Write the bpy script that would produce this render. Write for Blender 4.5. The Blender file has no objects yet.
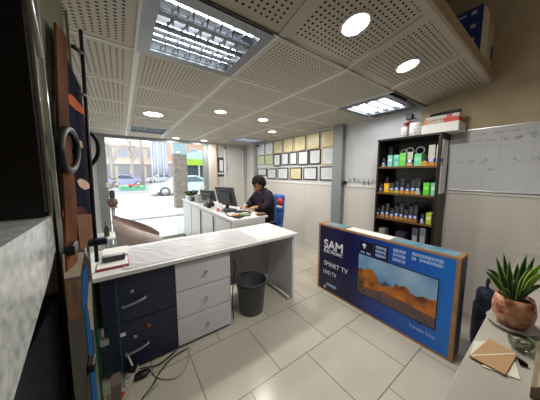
import bpy, bmesh, math, random
from mathutils import Vector, Matrix, Euler
random.seed(7)
S = bpy.context.scene
COL = S.collection
PI = math.pi

# ------------------------------------------------------------------ camera, world, exposure
FPX, YAW, PITCH, CAMH, HOR = 208.0, math.radians(35.4), math.radians(6.0), 1.47, 173.0
CYP = HOR + FPX * math.tan(PITCH)
cd = bpy.data.cameras.new('camera'); cam = bpy.data.objects.new('camera', cd); COL.objects.link(cam)
cam.location = (0, 0, CAMH); cam.rotation_euler = (PI / 2 - PITCH, 0, -YAW)
cd.sensor_width = 36.0; cd.lens = 36.0 * FPX / 540.0; cd.shift_y = (CYP - 200.0) / 540.0
cd.clip_start = 0.02; cd.clip_end = 300
S.camera = cam
w = bpy.data.worlds.new('world'); S.world = w; w.use_nodes = True
bgn = w.node_tree.nodes['Background']
bgn.inputs[0].default_value = (0.93, 0.97, 1.0, 1); bgn.inputs[1].default_value = 1.9
vs = S.view_settings
vs.view_transform = 'Standard'; vs.look = 'None'; vs.exposure = 0.42; vs.gamma = 1.0; vs.use_curve_mapping = False
DOWN_W, TUBE_E, LENS_E = 8.0, 11.0, 12.0     # lamp powers

# pixel -> world helpers (points on known planes)
_fw = Vector((math.sin(YAW) * math.cos(PITCH), math.cos(YAW) * math.cos(PITCH), -math.sin(PITCH)))
_rt = Vector((math.cos(YAW), -math.sin(YAW), 0)); _up = _rt.cross(_fw)
_C = Vector((0, 0, CAMH))
def ray(px, py): return _fw + _rt * ((px - 270) / FPX) - _up * ((py - CYP) / FPX)
def atx(px, py, x): d = ray(px, py); return _C + d * (x / d.x)
def aty(px, py, y): d = ray(px, py); return _C + d * (y / d.y)
def atz(px, py, z): d = ray(px, py); return _C + d * ((z - CAMH) / d.z)

# ------------------------------------------------------------------ materials
def lin(c):
    if isinstance(c, str):
        c = [int(c[i:i + 2], 16) / 255 for i in (0, 2, 4)]
        c = [v / 12.92 if v <= .04045 else ((v + .055) / 1.055) ** 2.4 for v in c]
    return (c[0], c[1], c[2], 1)
MATS = {}
def mat(name, col, rough=.5, metal=0, spec=.5, noise=None, bump=0, bscale=80, emit=None, est=0, alpha=None, trans=0):
    if name in MATS: return MATS[name]
    m = bpy.data.materials.new(name); m.use_nodes = True; MATS[name] = m
    nt = m.node_tree; b = nt.nodes['Principled BSDF']
    b.inputs['Base Color'].default_value = lin(col); b.inputs['Roughness'].default_value = rough
    b.inputs['Metallic'].default_value = metal; b.inputs['Specular IOR Level'].default_value = spec
    if trans: b.inputs['Transmission Weight'].default_value = trans
    if emit: b.inputs['Emission Color'].default_value = lin(emit); b.inputs['Emission Strength'].default_value = est
    if alpha is not None: b.inputs['Alpha'].default_value = alpha
    if noise or bump:
        tc = nt.nodes.new('ShaderNodeTexCoord'); n = nt.nodes.new('ShaderNodeTexNoise')
        n.inputs['Scale'].default_value = noise[1] if noise else bscale; n.inputs['Detail'].default_value = 5
        nt.links.new(tc.outputs['Object'], n.inputs['Vector'])
        if noise:
            r = nt.nodes.new('ShaderNodeValToRGB'); r.color_ramp.elements[0].position = .32; r.color_ramp.elements[1].position = .68
            r.color_ramp.elements[0].color = lin(col); r.color_ramp.elements[1].color = lin(noise[0])
            nt.links.new(n.outputs['Fac'], r.inputs['Fac']); nt.links.new(r.outputs['Color'], b.inputs['Base Color'])
        if bump:
            n2 = nt.nodes.new('ShaderNodeTexNoise'); n2.inputs['Scale'].default_value = bscale
            nt.links.new(tc.outputs['Object'], n2.inputs['Vector'])
            bp = nt.nodes.new('ShaderNodeBump'); bp.inputs['Strength'].default_value = bump; bp.inputs['Distance'].default_value = .01
            nt.links.new(n2.outputs['Fac'], bp.inputs['Height']); nt.links.new(bp.outputs['Normal'], b.inputs['Normal'])
    return m
def thin_glass(name, tint, gloss=.7, rough=.02):
    m = bpy.data.materials.new(name); m.use_nodes = True; MATS[name] = m
    nt = m.node_tree; nt.nodes.clear()
    o = nt.nodes.new('ShaderNodeOutputMaterial'); mx = nt.nodes.new('ShaderNodeMixShader')
    t = nt.nodes.new('ShaderNodeBsdfTransparent'); t.inputs[0].default_value = lin(tint)
    g = nt.nodes.new('ShaderNodeBsdfGlossy'); g.inputs['Roughness'].default_value = rough
    fr = nt.nodes.new('ShaderNodeFresnel'); fr.inputs['IOR'].default_value = 1.45
    mu = nt.nodes.new('ShaderNodeMath'); mu.operation = 'MULTIPLY'; mu.inputs[1].default_value = gloss; nt.links.new(fr.outputs[0], mu.inputs[0]); nt.links.new(mu.outputs[0], mx.inputs[0]); nt.links.new(t.outputs[0], mx.inputs[1]); nt.links.new(g.outputs[0], mx.inputs[2])
    nt.links.new(mx.outputs[0], o.inputs[0]); return m

# perforated ceiling tile, one tile per UV square
def perf_mat(name, base, hole, n, mg=.09):
    m = bpy.data.materials.new(name); m.use_nodes = True; MATS[name] = m
    nt = m.node_tree; L = nt.links; b = nt.nodes['Principled BSDF']; b.inputs['Roughness'].default_value = .75
    b.inputs['Specular IOR Level'].default_value = .2
    uv = nt.nodes.new('ShaderNodeUVMap'); sp = nt.nodes.new('ShaderNodeSeparateXYZ'); L.new(uv.outputs[0], sp.inputs[0])
    def mth(op, a, b_=None, c=None):
        q = nt.nodes.new('ShaderNodeMath'); q.operation = op
        for i, v in enumerate((a, b_, c)):
            if v is None: continue
            if isinstance(v, (int, float)): q.inputs[i].default_value = v
            else: L.new(v, q.inputs[i])
        return q.outputs[0]
    ds = []; ins = []
    for ax in ('X', 'Y'):
        u = mth('SUBTRACT', sp.outputs[ax], mg)
        u = mth('DIVIDE', u, 1 - 2 * mg)
        ins.append(mth('MULTIPLY', mth('GREATER_THAN', u, 0.0), mth('LESS_THAN', u, 1.0)))
        f = mth('SUBTRACT', mth('FRACT', mth('MULTIPLY', u, n)), .5); ds.append(mth('MULTIPLY', f, f))
    d = mth('SQRT', mth('ADD', ds[0], ds[1]))
    h = mth('MULTIPLY', mth('LESS_THAN', d, .23), mth('MULTIPLY', ins[0], ins[1]))
    mx = nt.nodes.new('ShaderNodeMix'); mx.data_type = 'RGBA'
    L.new(h, mx.inputs[0]); mx.inputs[6].default_value = lin(base); mx.inputs[7].default_value = lin(hole)
    L.new(mx.outputs[2], b.inputs['Base Color'])
    return m
M_perf = perf_mat('perforated_tile', 'C4BFB4', '302C28', 20, .07)
M_perf2 = perf_mat('perforated_board', 'BEB8AC', '26231F', 16, .085)
M_ceil = mat('ceiling_board', 'BDB8AE', .8)
M_tbar = mat('tbar_white', 'D2D2CE', .45)
M_wall = mat('wall_white', 'CFD0D0', .6, noise=('C4C6C8', 3), bump=.05)
M_plaster = mat('plaster_beige', 'C4B59C', .9, noise=('B3A488', 6), bump=.25, bscale=40)
M_wains = mat('wainscot_white', 'D0CDC8', .35)
M_trim = mat('trim_white', 'DAD9D5', .4)
M_grey = mat('column_grey', '8F9698', .35, metal=.2)
M_white = mat('white_laminate', 'D8D8DA', .3)
M_lilac = mat('white_drawer', 'D6D6DE', .35)
M_inner = mat('grey_panel', 'A5A5AC', .5)
M_navy = mat('navy_laminate', '1C2342', .35)
M_black = mat('black_plastic', '0E0E12', .4)
M_blk2 = mat('black_gloss', '05060B', .2)
M_chrome = mat('chrome', 'D0D2D6', .15, metal=1)
M_alu = mat('brushed_alu', 'B8BCC2', .35, metal=.9)
M_dgrey = mat('dark_grey_plastic', '3B3E44', .45)
M_bin = mat('bin_plastic', '4B4F55', .4)
M_paper = mat('paper', 'E6E6E4', .7)
M_card = mat('cardboard', 'A67C54', .8, noise=('97704A', 20))
M_dwood = mat('dark_wood', '17130F', .45, noise=('221A14', 9))
M_shelfw = mat('brown_shelf_edge', '6A4A28', .5)
M_glass = thin_glass('clear_glass', 'F2F8F6')
M_tint = thin_glass('green_glass', 'EEF4F0', .18)
M_edge = mat('glass_edge', '1E5A4C', .2)
M_bluebox = mat('blue_carton', '1C3A8A', .5)

# floor tiles: brick layout matched to the joints
def floor_mat():
    m = bpy.data.materials.new('floor_tiles'); m.use_nodes = True
    nt = m.node_tree; L = nt.links; b = nt.nodes['Principled BSDF']; b.inputs['Roughness'].default_value = .22
    tc = nt.nodes.new('ShaderNodeTexCoord'); mp = nt.nodes.new('ShaderNodeMapping'); L.new(tc.outputs['Object'], mp.inputs[0])
    T = .525
    mp.inputs['Location'].default_value = (-(0.975) / T + .0 + 40, -(0.782) / T + 40, 0)
    mp.inputs['Scale'].default_value = (1 / T, 1 / T, 1)
    br = nt.nodes.new('ShaderNodeTexBrick'); L.new(mp.outputs[0], br.inputs['Vector'])
    br.offset = .5; br.inputs['Scale'].default_value = 1; br.inputs['Brick Width'].default_value = 1; br.inputs['Row Height'].default_value = 1
    br.inputs['Mortar Size'].default_value = .0075; br.inputs['Mortar Smooth'].default_value = .1; br.inputs['Bias'].default_value = 0
    br.inputs['Color1'].default_value = lin('CBC6B9'); br.inputs['Color2'].default_value = lin('C4BFB1'); br.inputs['Mortar'].default_value = lin('877F70')
    n = nt.nodes.new('ShaderNodeTexNoise'); n.inputs['Scale'].default_value = 3; n.inputs['Detail'].default_value = 6; L.new(tc.outputs['Object'], n.inputs['Vector'])
    mx = nt.nodes.new('ShaderNodeMix'); mx.data_type = 'RGBA'; mx.blend_type = 'MULTIPLY'; mx.inputs[0].default_value = .3
    r = nt.nodes.new('ShaderNodeValToRGB'); r.color_ramp.elements[0].color = (.6, .58, .54, 1); r.color_ramp.elements[0].position = .3
    r.color_ramp.elements[1].position = .7
    L.new(n.outputs['Fac'], r.inputs[0]); L.new(br.outputs['Color'], mx.inputs[6]); L.new(r.outputs[0], mx.inputs[7])
    L.new(mx.outputs[2], b.inputs['Base Color'])
    return m
M_floor = floor_mat()

# ------------------------------------------------------------------ mesh builder
ORG = {}
class MB:
    def __init__(s): s.bm = bmesh.new()
    def _new(s, fn, bev=0, seg=2):
        t = bmesh.new(); fn(t)
        if bev: bmesh.ops.bevel(t, geom=list(t.edges), offset=bev, segments=seg, affect='EDGES', profile=.5)
        me = bpy.data.meshes.new('tmp'); t.to_mesh(me); t.free(); s.bm.from_mesh(me); bpy.data.meshes.remove(me); return s
    def box(s, x0, x1, y0, y1, z0, z1, bev=0, M=None):
        def f(t):
            bmesh.ops.create_cube(t, size=1, matrix=Matrix.Translation(((x0 + x1) / 2, (y0 + y1) / 2, (z0 + z1) / 2)) @ Matrix.Diagonal((abs(x1 - x0), abs(y1 - y0), abs(z1 - z0), 1)))
            if M is not None: bmesh.ops.transform(t, matrix=M, verts=t.verts)
        return s._new(f, bev)
    def lathe(s, prof, c=(0, 0, 0), seg=24, M=None, sx=1, sy=1):
        def f(t):
            rings = []
            for r, z in prof:
                if r < 1e-6: rings.append([t.verts.new((0, 0, z))])
                else: rings.append([t.verts.new((r * sx * math.cos(2 * PI * i / seg), r * sy * math.sin(2 * PI * i / seg), z)) for i in range(seg)])
            for a, b in zip(rings, rings[1:]):
                for i in range(seg):
                    j = (i + 1) % seg
                    if len(a) == 1 and len(b) == 1: continue
                    if len(a) == 1: t.faces.new((a[0], b[j], b[i]))
                    elif len(b) == 1: t.faces.new((a[i], a[j], b[0]))
                    else: t.faces.new((a[i], a[j], b[j], b[i]))
            if M is not None: bmesh.ops.transform(t, matrix=M, verts=t.verts)
            bmesh.ops.translate(t, vec=Vector(c), verts=t.verts)
            for fc in t.faces: fc.smooth = True
        return s._new(f)
    def cyl(s, p0, p1, r, r1=None, seg=16):
        p0 = Vector(p0); p1 = Vector(p1); d = p1 - p0
        q = d.to_track_quat('Z', 'Y').to_matrix().to_4x4(); r1 = r if r1 is None else r1
        return s.lathe([(0, 0), (r, 0), (r1, d.length), (0, d.length)], p0, seg, q)
    def tube(s, pts, r, seg=8, closed=False, smooth=True):
        P = [Vector(p) for p in pts]
        if smooth and len(P) > 2: P = spline(P, closed)
        def f(t):
            rings = []; N = len(P); ref = None
            for i, p in enumerate(P):
                a = P[i - 1] if (i or closed) else p; b = P[(i + 1) % N] if (i < N - 1 or closed) else p
                d = (b - a).normalized()
                if ref is None: ref = d.orthogonal().normalized()
                ref = (ref - d * ref.dot(d)); ref = ref.normalized() if ref.length > 1e-5 else d.orthogonal().normalized()
                o = d.cross(ref); rr = r(i / max(1, N - 1)) if callable(r) else r
                rings.append([t.verts.new(p + (ref * math.cos(2 * PI * k / seg) + o * math.sin(2 * PI * k / seg)) * rr) for k in range(seg)])
            for i in range(N if closed else N - 1):
                a, b = rings[i], rings[(i + 1) % N]
                for k in range(seg): t.faces.new((a[k], a[(k + 1) % seg], b[(k + 1) % seg], b[k]))
            if not closed: t.faces.new(rings[0][::-1]); t.faces.new(rings[-1])
            for fc in t.faces: fc.smooth = True
        return s._new(f)
    def prism(s, pts, vec, bev=0):
        v = Vector(vec)
        def f(t):
            a = [t.verts.new(Vector(p)) for p in pts]; b = [t.verts.new(Vector(p) + v) for p in pts]; n = len(a)
            t.faces.new(a); t.faces.new(b[::-1])
            for i in range(n): t.faces.new((a[i], b[i], b[(i + 1) % n], a[(i + 1) % n]))
            bmesh.ops.recalc_face_normals(t, faces=t.faces)
        return s._new(f, bev)
    def blob(s, c, rx, ry, rz, sub=2, jit=0, M=None):
        def f(t):
            bmesh.ops.create_icosphere(t, subdivisions=sub, radius=1)
            for v in t.verts:
                k = 1 + (random.random() - .5) * jit; v.co = Vector((v.co.x * rx * k, v.co.y * ry * k, v.co.z * rz * k))
            if M is not None: bmesh.ops.transform(t, matrix=M, verts=t.verts)
            bmesh.ops.translate(t, vec=Vector(c), verts=t.verts)
            for fc in t.faces: fc.smooth = True
        return s._new(f)
    def strip(s, rows, thick=0):                     # rows of equal point counts -> smooth sheet
        def f(t):
            R = [[t.verts.new(Vector(p)) for p in r] for r in rows]
            for a, b in zip(R, R[1:]):
                for i in range(len(a) - 1): t.faces.new((a[i], a[i + 1], b[i + 1], b[i])).smooth = True
            if thick: bmesh.ops.solidify(t, geom=list(t.faces), thickness=thick)
        return s._new(f)
    def build(s, name, m, parent=None):
        me = bpy.data.meshes.new(name); bm = s.bm
        if parent is not None: org = ORG[parent.name]
        else:
            xs = [v.co for v in bm.verts]
            org = Vector(((min(v.x for v in xs) + max(v.x for v in xs)) / 2, (min(v.y for v in xs) + max(v.y for v in xs)) / 2, min(v.z for v in xs)))
        bmesh.ops.translate(bm, vec=-org, verts=bm.verts)
        bm.to_mesh(me); bm.free(); me.materials.append(m)
        o = bpy.data.objects.new(name, me); COL.objects.link(o)
        if parent is not None: o.parent = parent
        else: o.location = org
        ORG[o.name] = org
        return o
def spline(P, closed=False, n=6):
    out = []; N = len(P)
    for i in range(N if closed else N - 1):
        p0 = P[(i - 1) % N] if (i or closed) else P[0]; p1 = P[i]; p2 = P[(i + 1) % N]; p3 = P[(i + 2) % N] if (i + 2 < N or closed) else P[-1]
        for k in range(n):
            t = k / n
            out.append(.5 * ((2 * p1) + (p2 - p0) * t + (2 * p0 - 5 * p1 + 4 * p2 - p3) * t * t + (3 * p1 - p0 - 3 * p2 + p3) * t ** 3))
    if not closed: out.append(P[-1])
    return out
def tag(o, label=None, cat=None, group=None, kind=None):
    if label: o['label'] = label
    if cat: o['category'] = cat
    if group: o['group'] = group
    if kind: o['kind'] = kind
    return o
def thing(name, loc, label, cat, group=None):
    o = bpy.data.objects.new(name, None); COL.objects.link(o); o.location = loc; o.empty_display_size = .05
    ORG[o.name] = Vector(loc); return tag(o, label, cat, group)
def struct(name, mb, m): return tag(mb.build(name, m), kind='structure')
def dup(root, loc, label, group=None):
    r = root.copy(); COL.objects.link(r); r.location = loc; r['label'] = label
    if group: r['group'] = group
    ORG[r.name] = Vector(loc)
    for ch in list(root.children):
        c = ch.copy(); COL.objects.link(c); c.parent = r
        for g in list(ch.children):
            d = g.copy(); COL.objects.link(d); d.parent = c
    return r
def lettering(name, txt, size, M, m, parent, ext=.0008, width=None, bold=0):
    cu = bpy.data.curves.new('t', 'FONT'); cu.body = txt; cu.size = size; cu.extrude = ext; cu.offset = bold
    o = bpy.data.objects.new('t', cu); COL.objects.link(o)
    me = bpy.data.meshes.new_from_object(o.evaluated_get(bpy.context.evaluated_depsgraph_get()))
    COL.objects.unlink(o); bpy.data.objects.remove(o)
    if width:
        wd = max(v.co.x for v in me.vertices) - min(v.co.x for v in me.vertices); 
        for v in me.vertices: v.co.x *= width / wd
    me.transform(M); me.transform(Matrix.Translation(-ORG[parent.name])); me.name = name
    me.materials.clear(); me.materials.append(m)
    q = bpy.data.objects.new(name, me); COL.objects.link(q); q.parent = parent; ORG[q.name] = ORG[parent.name]; return q
def face_neg_x(x, y, z):   # text frame on a face looking to -X: right = -Y, up = Z
    return Matrix(((0, 0, -1, x), (-1, 0, 0, y), (0, 1, 0, z), (0, 0, 0, 1)))
def face_neg_y(x, y, z):
    return Matrix(((1, 0, 0, x), (0, 0, -1, y), (0, 1, 0, z), (0, 0, 0, 1)))

# ================================================================== SETTING
CZ = 2.2; WX = 2.82; YF = 5.08
struct('floor', MB().box(-1.6, 3.0, -2.4, YF + .06, -.1, 0), M_floor)
struct('wall_right', MB().box(WX, WX + .12, -2.4, YF + .12, 0, 3.4), M_wall)
struct('wall_left', MB().box(-.75, -.6, 1.36, YF, 0, 3.4), M_wall)
struct('wall_back', MB().box(-1.6, 3.0, -2.52, -2.4, 0, 3.4), M_plaster)
struct('wall_side', MB().box(-1.75, -1.6, -2.4, 1.4, 0, 3.4), M_plaster)
# beige bare plaster on the right wall above the whiteboard and beside the loft
struct('trim_1', MB().box(WX - .012, WX + .01, -2.4, .99, 1.895, 3.3), M_plaster)
# wainscot panels and their rail
wn = MB()
for y0, y1 in ((-1.6, -.4), (-.397, .70), (.703, 1.95), (2.19, 2.835), (2.85, 3.85), (3.853, 4.51), (4.71, 5.06)): wn.box(WX - .012, WX + .01, y0, y1, .06, 1.265)
struct('trim_2', wn, M_wains)
struct('trim_3', MB().box(WX - .022, WX + .01, -1.6, 1.97, 1.262, 1.292, .003).box(WX - .022, WX + .01, 2.17, 5.06, 1.262, 1.292, .003), M_trim)
struct('baseboard_right', MB().box(WX - .016, WX + .01, -1.6, 4.8, 0, .06, .003), M_trim)
struct('trim_4', MB().box(WX - .02, WX + .01, 2.832, 2.853, .06, 1.262, .002), M_trim)
# grey columns
struct('trim_5', MB().box(WX - .07, WX + .01, 1.98, 2.16, 0, CZ, .006), M_grey)
struct('trim_6', MB().box(WX - .028, WX + .01, 4.53, 4.66, 0, CZ, .004), M_grey)
# front wall right of the shop window
struct('wall_front', MB().box(1.74, 2.95, YF, YF + .14, 0, 3.4).box(-.7, 1.74, YF, YF + .14, CZ - .02, 3.4).box(-.7, -.36, YF, YF + .14, 0, CZ), M_wall)
M_pink = mat('pinkish_render', 'CDBEB4', .6)
struct('trim_7', MB().box(1.80, 1.95, YF - .05, YF + .01, 0, CZ), M_pink)
# shop window: frame and pane
wf = MB()
wf.box(-.36, -.22, YF - .03, YF + .06, 0, CZ).box(1.64, 1.74, YF - .03, YF + .06, 0, CZ).box(-.22, 1.64, YF - .01, YF + .04, CZ - .06, CZ).box(-.22, 1.64, YF - .01, YF + .04, 0, .05)
wo = struct('window_1', wf, M_grey)
MB().box(.98, 1.64, YF + .01, YF + .018, .05, CZ - .06).build('pane', M_glass, wo)
# a white closed door in the front wall
d1 = struct('door_1', MB().box(2.22, 2.68, YF - .02, YF + .01, 0, 2.08, .004), M_trim)
MB().box(2.18, 2.22, YF - .03, YF + .01, 0, 2.12).box(2.68, 2.72, YF - .03, YF + .01, 0, 2.12).box(2.18, 2.72, YF - .03, YF + .01, 2.08, 2.12).build('door_frame', M_white, d1)
MB().cyl((2.27, YF - .07, 1.0), (2.27, YF - .02, 1.0), .018).cyl((2.27, YF - .065, 1.0), (2.37, YF - .065, 1.0), .011).build('door_handle', M_chrome, d1)
MB().box(2.222, 2.235, YF - .035, YF - .01, .35, .43).box(2.222, 2.235, YF - .035, YF - .01, 1.55, 1.63).build('hinge', M_dgrey, d1)

# ---- ceiling
XL = [-.62, .12, .715, 1.345, 2.03, WX]; YL = [.945, 1.535, 2.13, 2.72, 3.31, 3.90, 4.49, YF]
fixtures = {(1, 0): 'near', (4, 0): 'right', (1, 5): 'left', (4, 5): 'far'}
def tiles(name, quads, m):
    bm = bmesh.new(); uvl = bm.loops.layers.uv.new('UVMap')
    for q in quads:
        f = bm.faces.new([bm.verts.new(p) for p in q])
        for lp, uv in zip(f.loops, ((0, 0), (0, 1), (1, 1), (1, 0))): lp[uvl].uv = uv
    me = bpy.data.meshes.new(name); bm.to_mesh(me); bm.free(); me.materials.append(m)
    o = bpy.data.objects.new(name, me); COL.objects.link(o); o['kind'] = 'structure'; return o
qs = []
for i in range(5):
    for j in range(7):
        if (i, j) in fixtures: continue
        x0, x1, y0, y1 = XL[i], XL[i + 1], YL[j], YL[j + 1]
        qs.append(((x0, y0, CZ), (x0, y1, CZ), (x1, y1, CZ), (x1, y0, CZ)))
tiles('ceiling', qs, M_perf); qs = []
NZ = lambda y: CZ + .004 + (.945 - y) * .2
NX = [-.62, .13, .745, 1.36, 1.99, WX]
for i in range(5):
    qs.append(((NX[i], .44, NZ(.44)), (NX[i], .945, NZ(.945)), (NX[i + 1], .945, NZ(.945)), (NX[i + 1], .44, NZ(.44))))
tiles('ceiling_near', qs, M_perf2)
struct('ceiling_loft', MB().box(-.62, WX, 1.02, YF, CZ + .16, CZ + .18).box(-1.75, 2.95, -2.4, YF + .12, 3.38, 3.46), M_ceil)
tb = MB()
for x in XL[1:5]: tb.box(x - .016, x + .016, .945, YF, CZ - .006, CZ + .01)
for k, y in enumerate(YL[1:7]):
    tb.box(-.62, WX, y - .009, y + .009, CZ - .004, CZ + .01)
tb.box(WX - .03, WX, .945, YF, CZ - .012, CZ + .01)
struct('trim_8', tb, M_tbar)
nb = MB()
for x in NX[1:5]: nb.prism([(x - .022, .44, NZ(.44) - .006), (x + .022, .44, NZ(.44) - .006), (x + .022, .945, NZ(.945) - .006), (x - .022, .945, NZ(.945) - .006)], (0, 0, .014))
nb.prism([(-.62, .445, NZ(.44) - .012), (WX, .445, NZ(.44) - .012), (WX, .49, NZ(.49) - .010), (-.62, .49, NZ(.49) - .010)], (0, 0, .016))
struct('trim_9', nb, M_ceil)
struct('trim_10', MB().box(-.62, WX, .437, .455, NZ(.44) - .014, NZ(.44) + .062), mat('fascia_beige', 'A3907A', .7))
struct('trim_11', MB().box(-.62, WX, .941, .949, CZ - .004, CZ + .03), mat('dark_joint', '4A443C', .7))

# ---- downlights
def downlight(x, y, z, label, slope=0, k=1):
    t = thing('ceiling_downlight', (x, y, z), label, 'ceiling light', 'round ceiling downlights')
    M = Matrix.Rotation(-slope, 4, 'X') @ Matrix.Diagonal((k, k, 1, 1))
    MB().lathe([(.062, .004), (.066, -.008), (.078, -.008), (.082, .002)], (x, y, z), 28, M).build('rim', M_tbar, t)
    MB().lathe([(0, -.004), (.066, -.004), (.066, .004)], (x, y, z), 28, M).build('lens', mat('lens_glow', 'FFFFFF', emit='FFF6E6', est=LENS_E), t)
    ld = bpy.data.lights.new('downlight_lamp', 'AREA'); ld.shape = 'DISK'; ld.size = .12; ld.energy = DOWN_W; ld.color = (1, .95, .86)
    lo = bpy.data.objects.new('downlight_lamp', ld); COL.objects.link(lo); lo.parent = t; lo.location = (0, 0, -.012)
sl = math.atan(.2)
for px, py, lb in ((356, 20, 'nearest round ceiling downlight, in the tile left of the loft edge'), (408, 62, 'round ceiling downlight near the loft edge above the bookcase')):
    p = atz(px, py, CZ + .07); downlight(p.x, p.y, NZ(p.y), lb, sl)
for px, py, lb in ((153.5, 114, 'round ceiling downlight below the big fluorescent panel, toward the window'),
                   (220.5, 111.5, 'round ceiling downlight above the monitor on the long white counter'),
                   (263, 119.5, 'round ceiling downlight left of the other one in front of the certificates'),
                   (272, 131.5, 'round ceiling downlight nearest the top row of certificates'),
                   (176, 138, 'round ceiling downlight by the window in front of the street pillar'),
                   (204, 140.5, 'round ceiling downlight by the window post, rightmost along the window')):
    p = atz(px, py, CZ); downlight(p.x, p.y, CZ, lb, 0, 1.6 if px == 153.5 else 1)
t = thing('added_fill_lamp', (1.7, -1.5, 3.36), 'added unseen fill light, a round glowing disc behind the camera', 'ceiling light')  # added fill light, out of view, brightens the plaster and loft corner
MB().lathe([(0, 3.30), (.2, 3.30), (.22, 3.33), (.2, 3.375), (0, 3.375)], (1.7, -1.5, 0), 32).build('fill_disc', mat('fill_glow', 'FFFFFF', emit='FFF0DC', est=6), t)
# ---- fluorescent louvre fixtures (60x60)
M_refl = mat('louvre_aluminium', '6C7278', .35, metal=.5)
M_frm = mat('fixture_frame', '83888D', .4, metal=.5)
M_hous = mat('reflector_grey', '3E4347', .4, metal=.4)
def louvre(x0, x1, y0, y1, label, lit=(1, 1, 1, 1), fr=.05, dim=1, tr=.017, blades=7):
    cx, cy = (x0 + x1) / 2, (y0 + y1) / 2
    t = thing('fluorescent_ceiling_light', (cx, cy, CZ), label, 'ceiling light', 'square fluorescent ceiling lights')
    a0, a1, b0, b1 = x0 + fr, x1 - fr, y0 + fr, y1 - fr
    MB().box(x0, x1, y0, b0, CZ - .008, CZ + .004).box(x0, x1, b1, y1, CZ - .008, CZ + .004).box(x0, a0, b0, b1, CZ - .008, CZ + .004).box(a1, x1, b0, b1, CZ - .008, CZ + .004).build('frame', M_frm, t)
    h = CZ + .075
    MB().box(a0, a1, b0, b1, h, h + .006).box(a0 - .004, a0, b0, b1, CZ, h).box(a1, a1 + .004, b0, b1, CZ, h).box(a0, a1, b0 - .004, b0, CZ, h).box(a0, a1, b1, b1 + .004, CZ, h).build('housing', M_hous, t)
    lv = MB(); n = 4; dy = (b1 - b0) / n
    for k in range(1, n): 
        yy = b0 + k * dy
        lv.prism([(a0, yy - .012, CZ + .0), (a0, yy + .012, CZ + .0), (a0, yy, CZ + .022)], (a1 - a0, 0, 0))
    nb_ = blades
    for k in range(n):
        for i in range(1, nb_):
            xx = a0 + (a1 - a0) * i / nb_; ya, yb = b0 + k * dy + .018, b0 + (k + 1) * dy - .018
            for sg in (-1, 1): lv.prism([(xx, ya, CZ), (xx + sg * .016, yb, CZ), (xx + sg * .016, yb, CZ + .026), (xx, (ya + yb) / 2, CZ + .014), (xx, ya, CZ + .026)], (.0025, 0, 0))
    lv.build('louvre', M_refl, t)
    for k in range(n):
        yy = b0 + (k + .5) * dy
        m = mat('tube_glow%g' % dim, 'FFFFFF', emit='F4F8FF', est=TUBE_E * dim) if lit[k] else mat('tube_off', 'D5D8DA', .4)
        MB().cyl((a0 + .01, yy, CZ + .042), (a1 - .01, yy, CZ + .042), tr, seg=12).build('tube', m, t)
    return t
louvre(.12, .715, .955, 1.535, 'big fluorescent louvre light nearest the camera, upper left of the photo', (1, 0, 1, 1), .06, .8)
louvre(2.06, 2.66, 1.0, 1.56, 'fluorescent light of four bright bars near the right wall above the bookcase', (1, 1, 1, 1), .07, .8, .036, 1)
louvre(.12, .715, 3.90, 4.49, 'fluorescent louvre light nearest the street window, off, with a faint glow for its reflections', (1, 1, 1, 1), .05, .06, .03, 5)  # tubes are off; the faint glow stands in for reflected light
louvre(2.03, 2.72, 3.90, 4.49, 'fluorescent louvre light over the front corner beside the grey corner column', (1, 1, 1, 1), .05, .22, .034, 2)

# ================================================================== OUTSIDE
M_pave = mat('pavement', 'D6D4D0', .8, noise=('C8C5C0', 4))
M_road = mat('asphalt', 'A9A9AC', .9, noise=('9C9CA0', 2))
struct('pavement', MB().box(-14, 16, YF + .06, 17.0, -.12, -.005), M_pave)
struct('road', MB().box(-45, 60, 17.0, 75, -.16, -.06), M_road)
struct('kerb', MB().box(-14, 16, 7.6, 7.75, -.02, .04), mat('kerb_stone', '9DA3AA', .8))
M_fac = mat('facade_beige', 'D2C4B0', .85, noise=('C4B6A2', .5))
def building(name, x0, x1, y0, z1, m, label, rows, cols, wz=2.2, wx=1.5, depth=8, shop=3.2):
    t = thing(name, ((x0 + x1) / 2, y0 + depth / 2, -.06), label, 'building')
    MB().box(x0, x1, y0, y0 + depth, -.06, z1).build('wall', m, t)
    MB().box(x0 - .2, x1 + .2, y0 - .3, y0 + depth, z1, z1 + .35).build('cornice', M_trim, t)
    MB().box(x0 + .1, x1 - .1, y0 - .35, y0, shop - .2, shop + .15).build('ledge', M_trim, t)
    gx = (x1 - x0) / cols
    for r in range(rows):
        for c in range(cols):
            a = x0 + gx * (c + .5); zz = shop + .9 + r * (z1 - shop) / rows
            f = MB().box(a - wx / 2, a + wx / 2, y0 - .06, y0 + .02, zz, zz + wz * .75).build('window', M_trim, t)
            MB().box(a - wx / 2 + .12, a + wx / 2 - .12, y0 - .08, y0 - .05, zz + .12, zz + wz * .75 - .12).build('pane', mat('far_pane', 'A9B4BE', .4), f)
    for c in range(cols):
        a = x0 + gx * (c + .5)
        MB().box(a - gx * .38, a + gx * .38, y0 - .05, y0 + .02, .1, shop - .4).build('shopfront', mat('far_shop', 'A0A6AE', .5), t)
    return t
building('apartment_building', -16, -3.5, 42, 7.4, M_fac, 'low pale beige building across the street, left through the window', 1, 5)
building('shop_building', -2.7, 5.6, 44, 6.0, mat('facade_cream', 'D8CDBE', .85), 'cream building across the street behind the lamp post', 1, 4)
building('brick_building', 6.2, 24, 38, 10.5, mat('facade_salmon', 'DDB09A', .85, noise=('D4A48C', .6)), 'salmon coloured building across the street behind the pillar', 2, 6)
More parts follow.
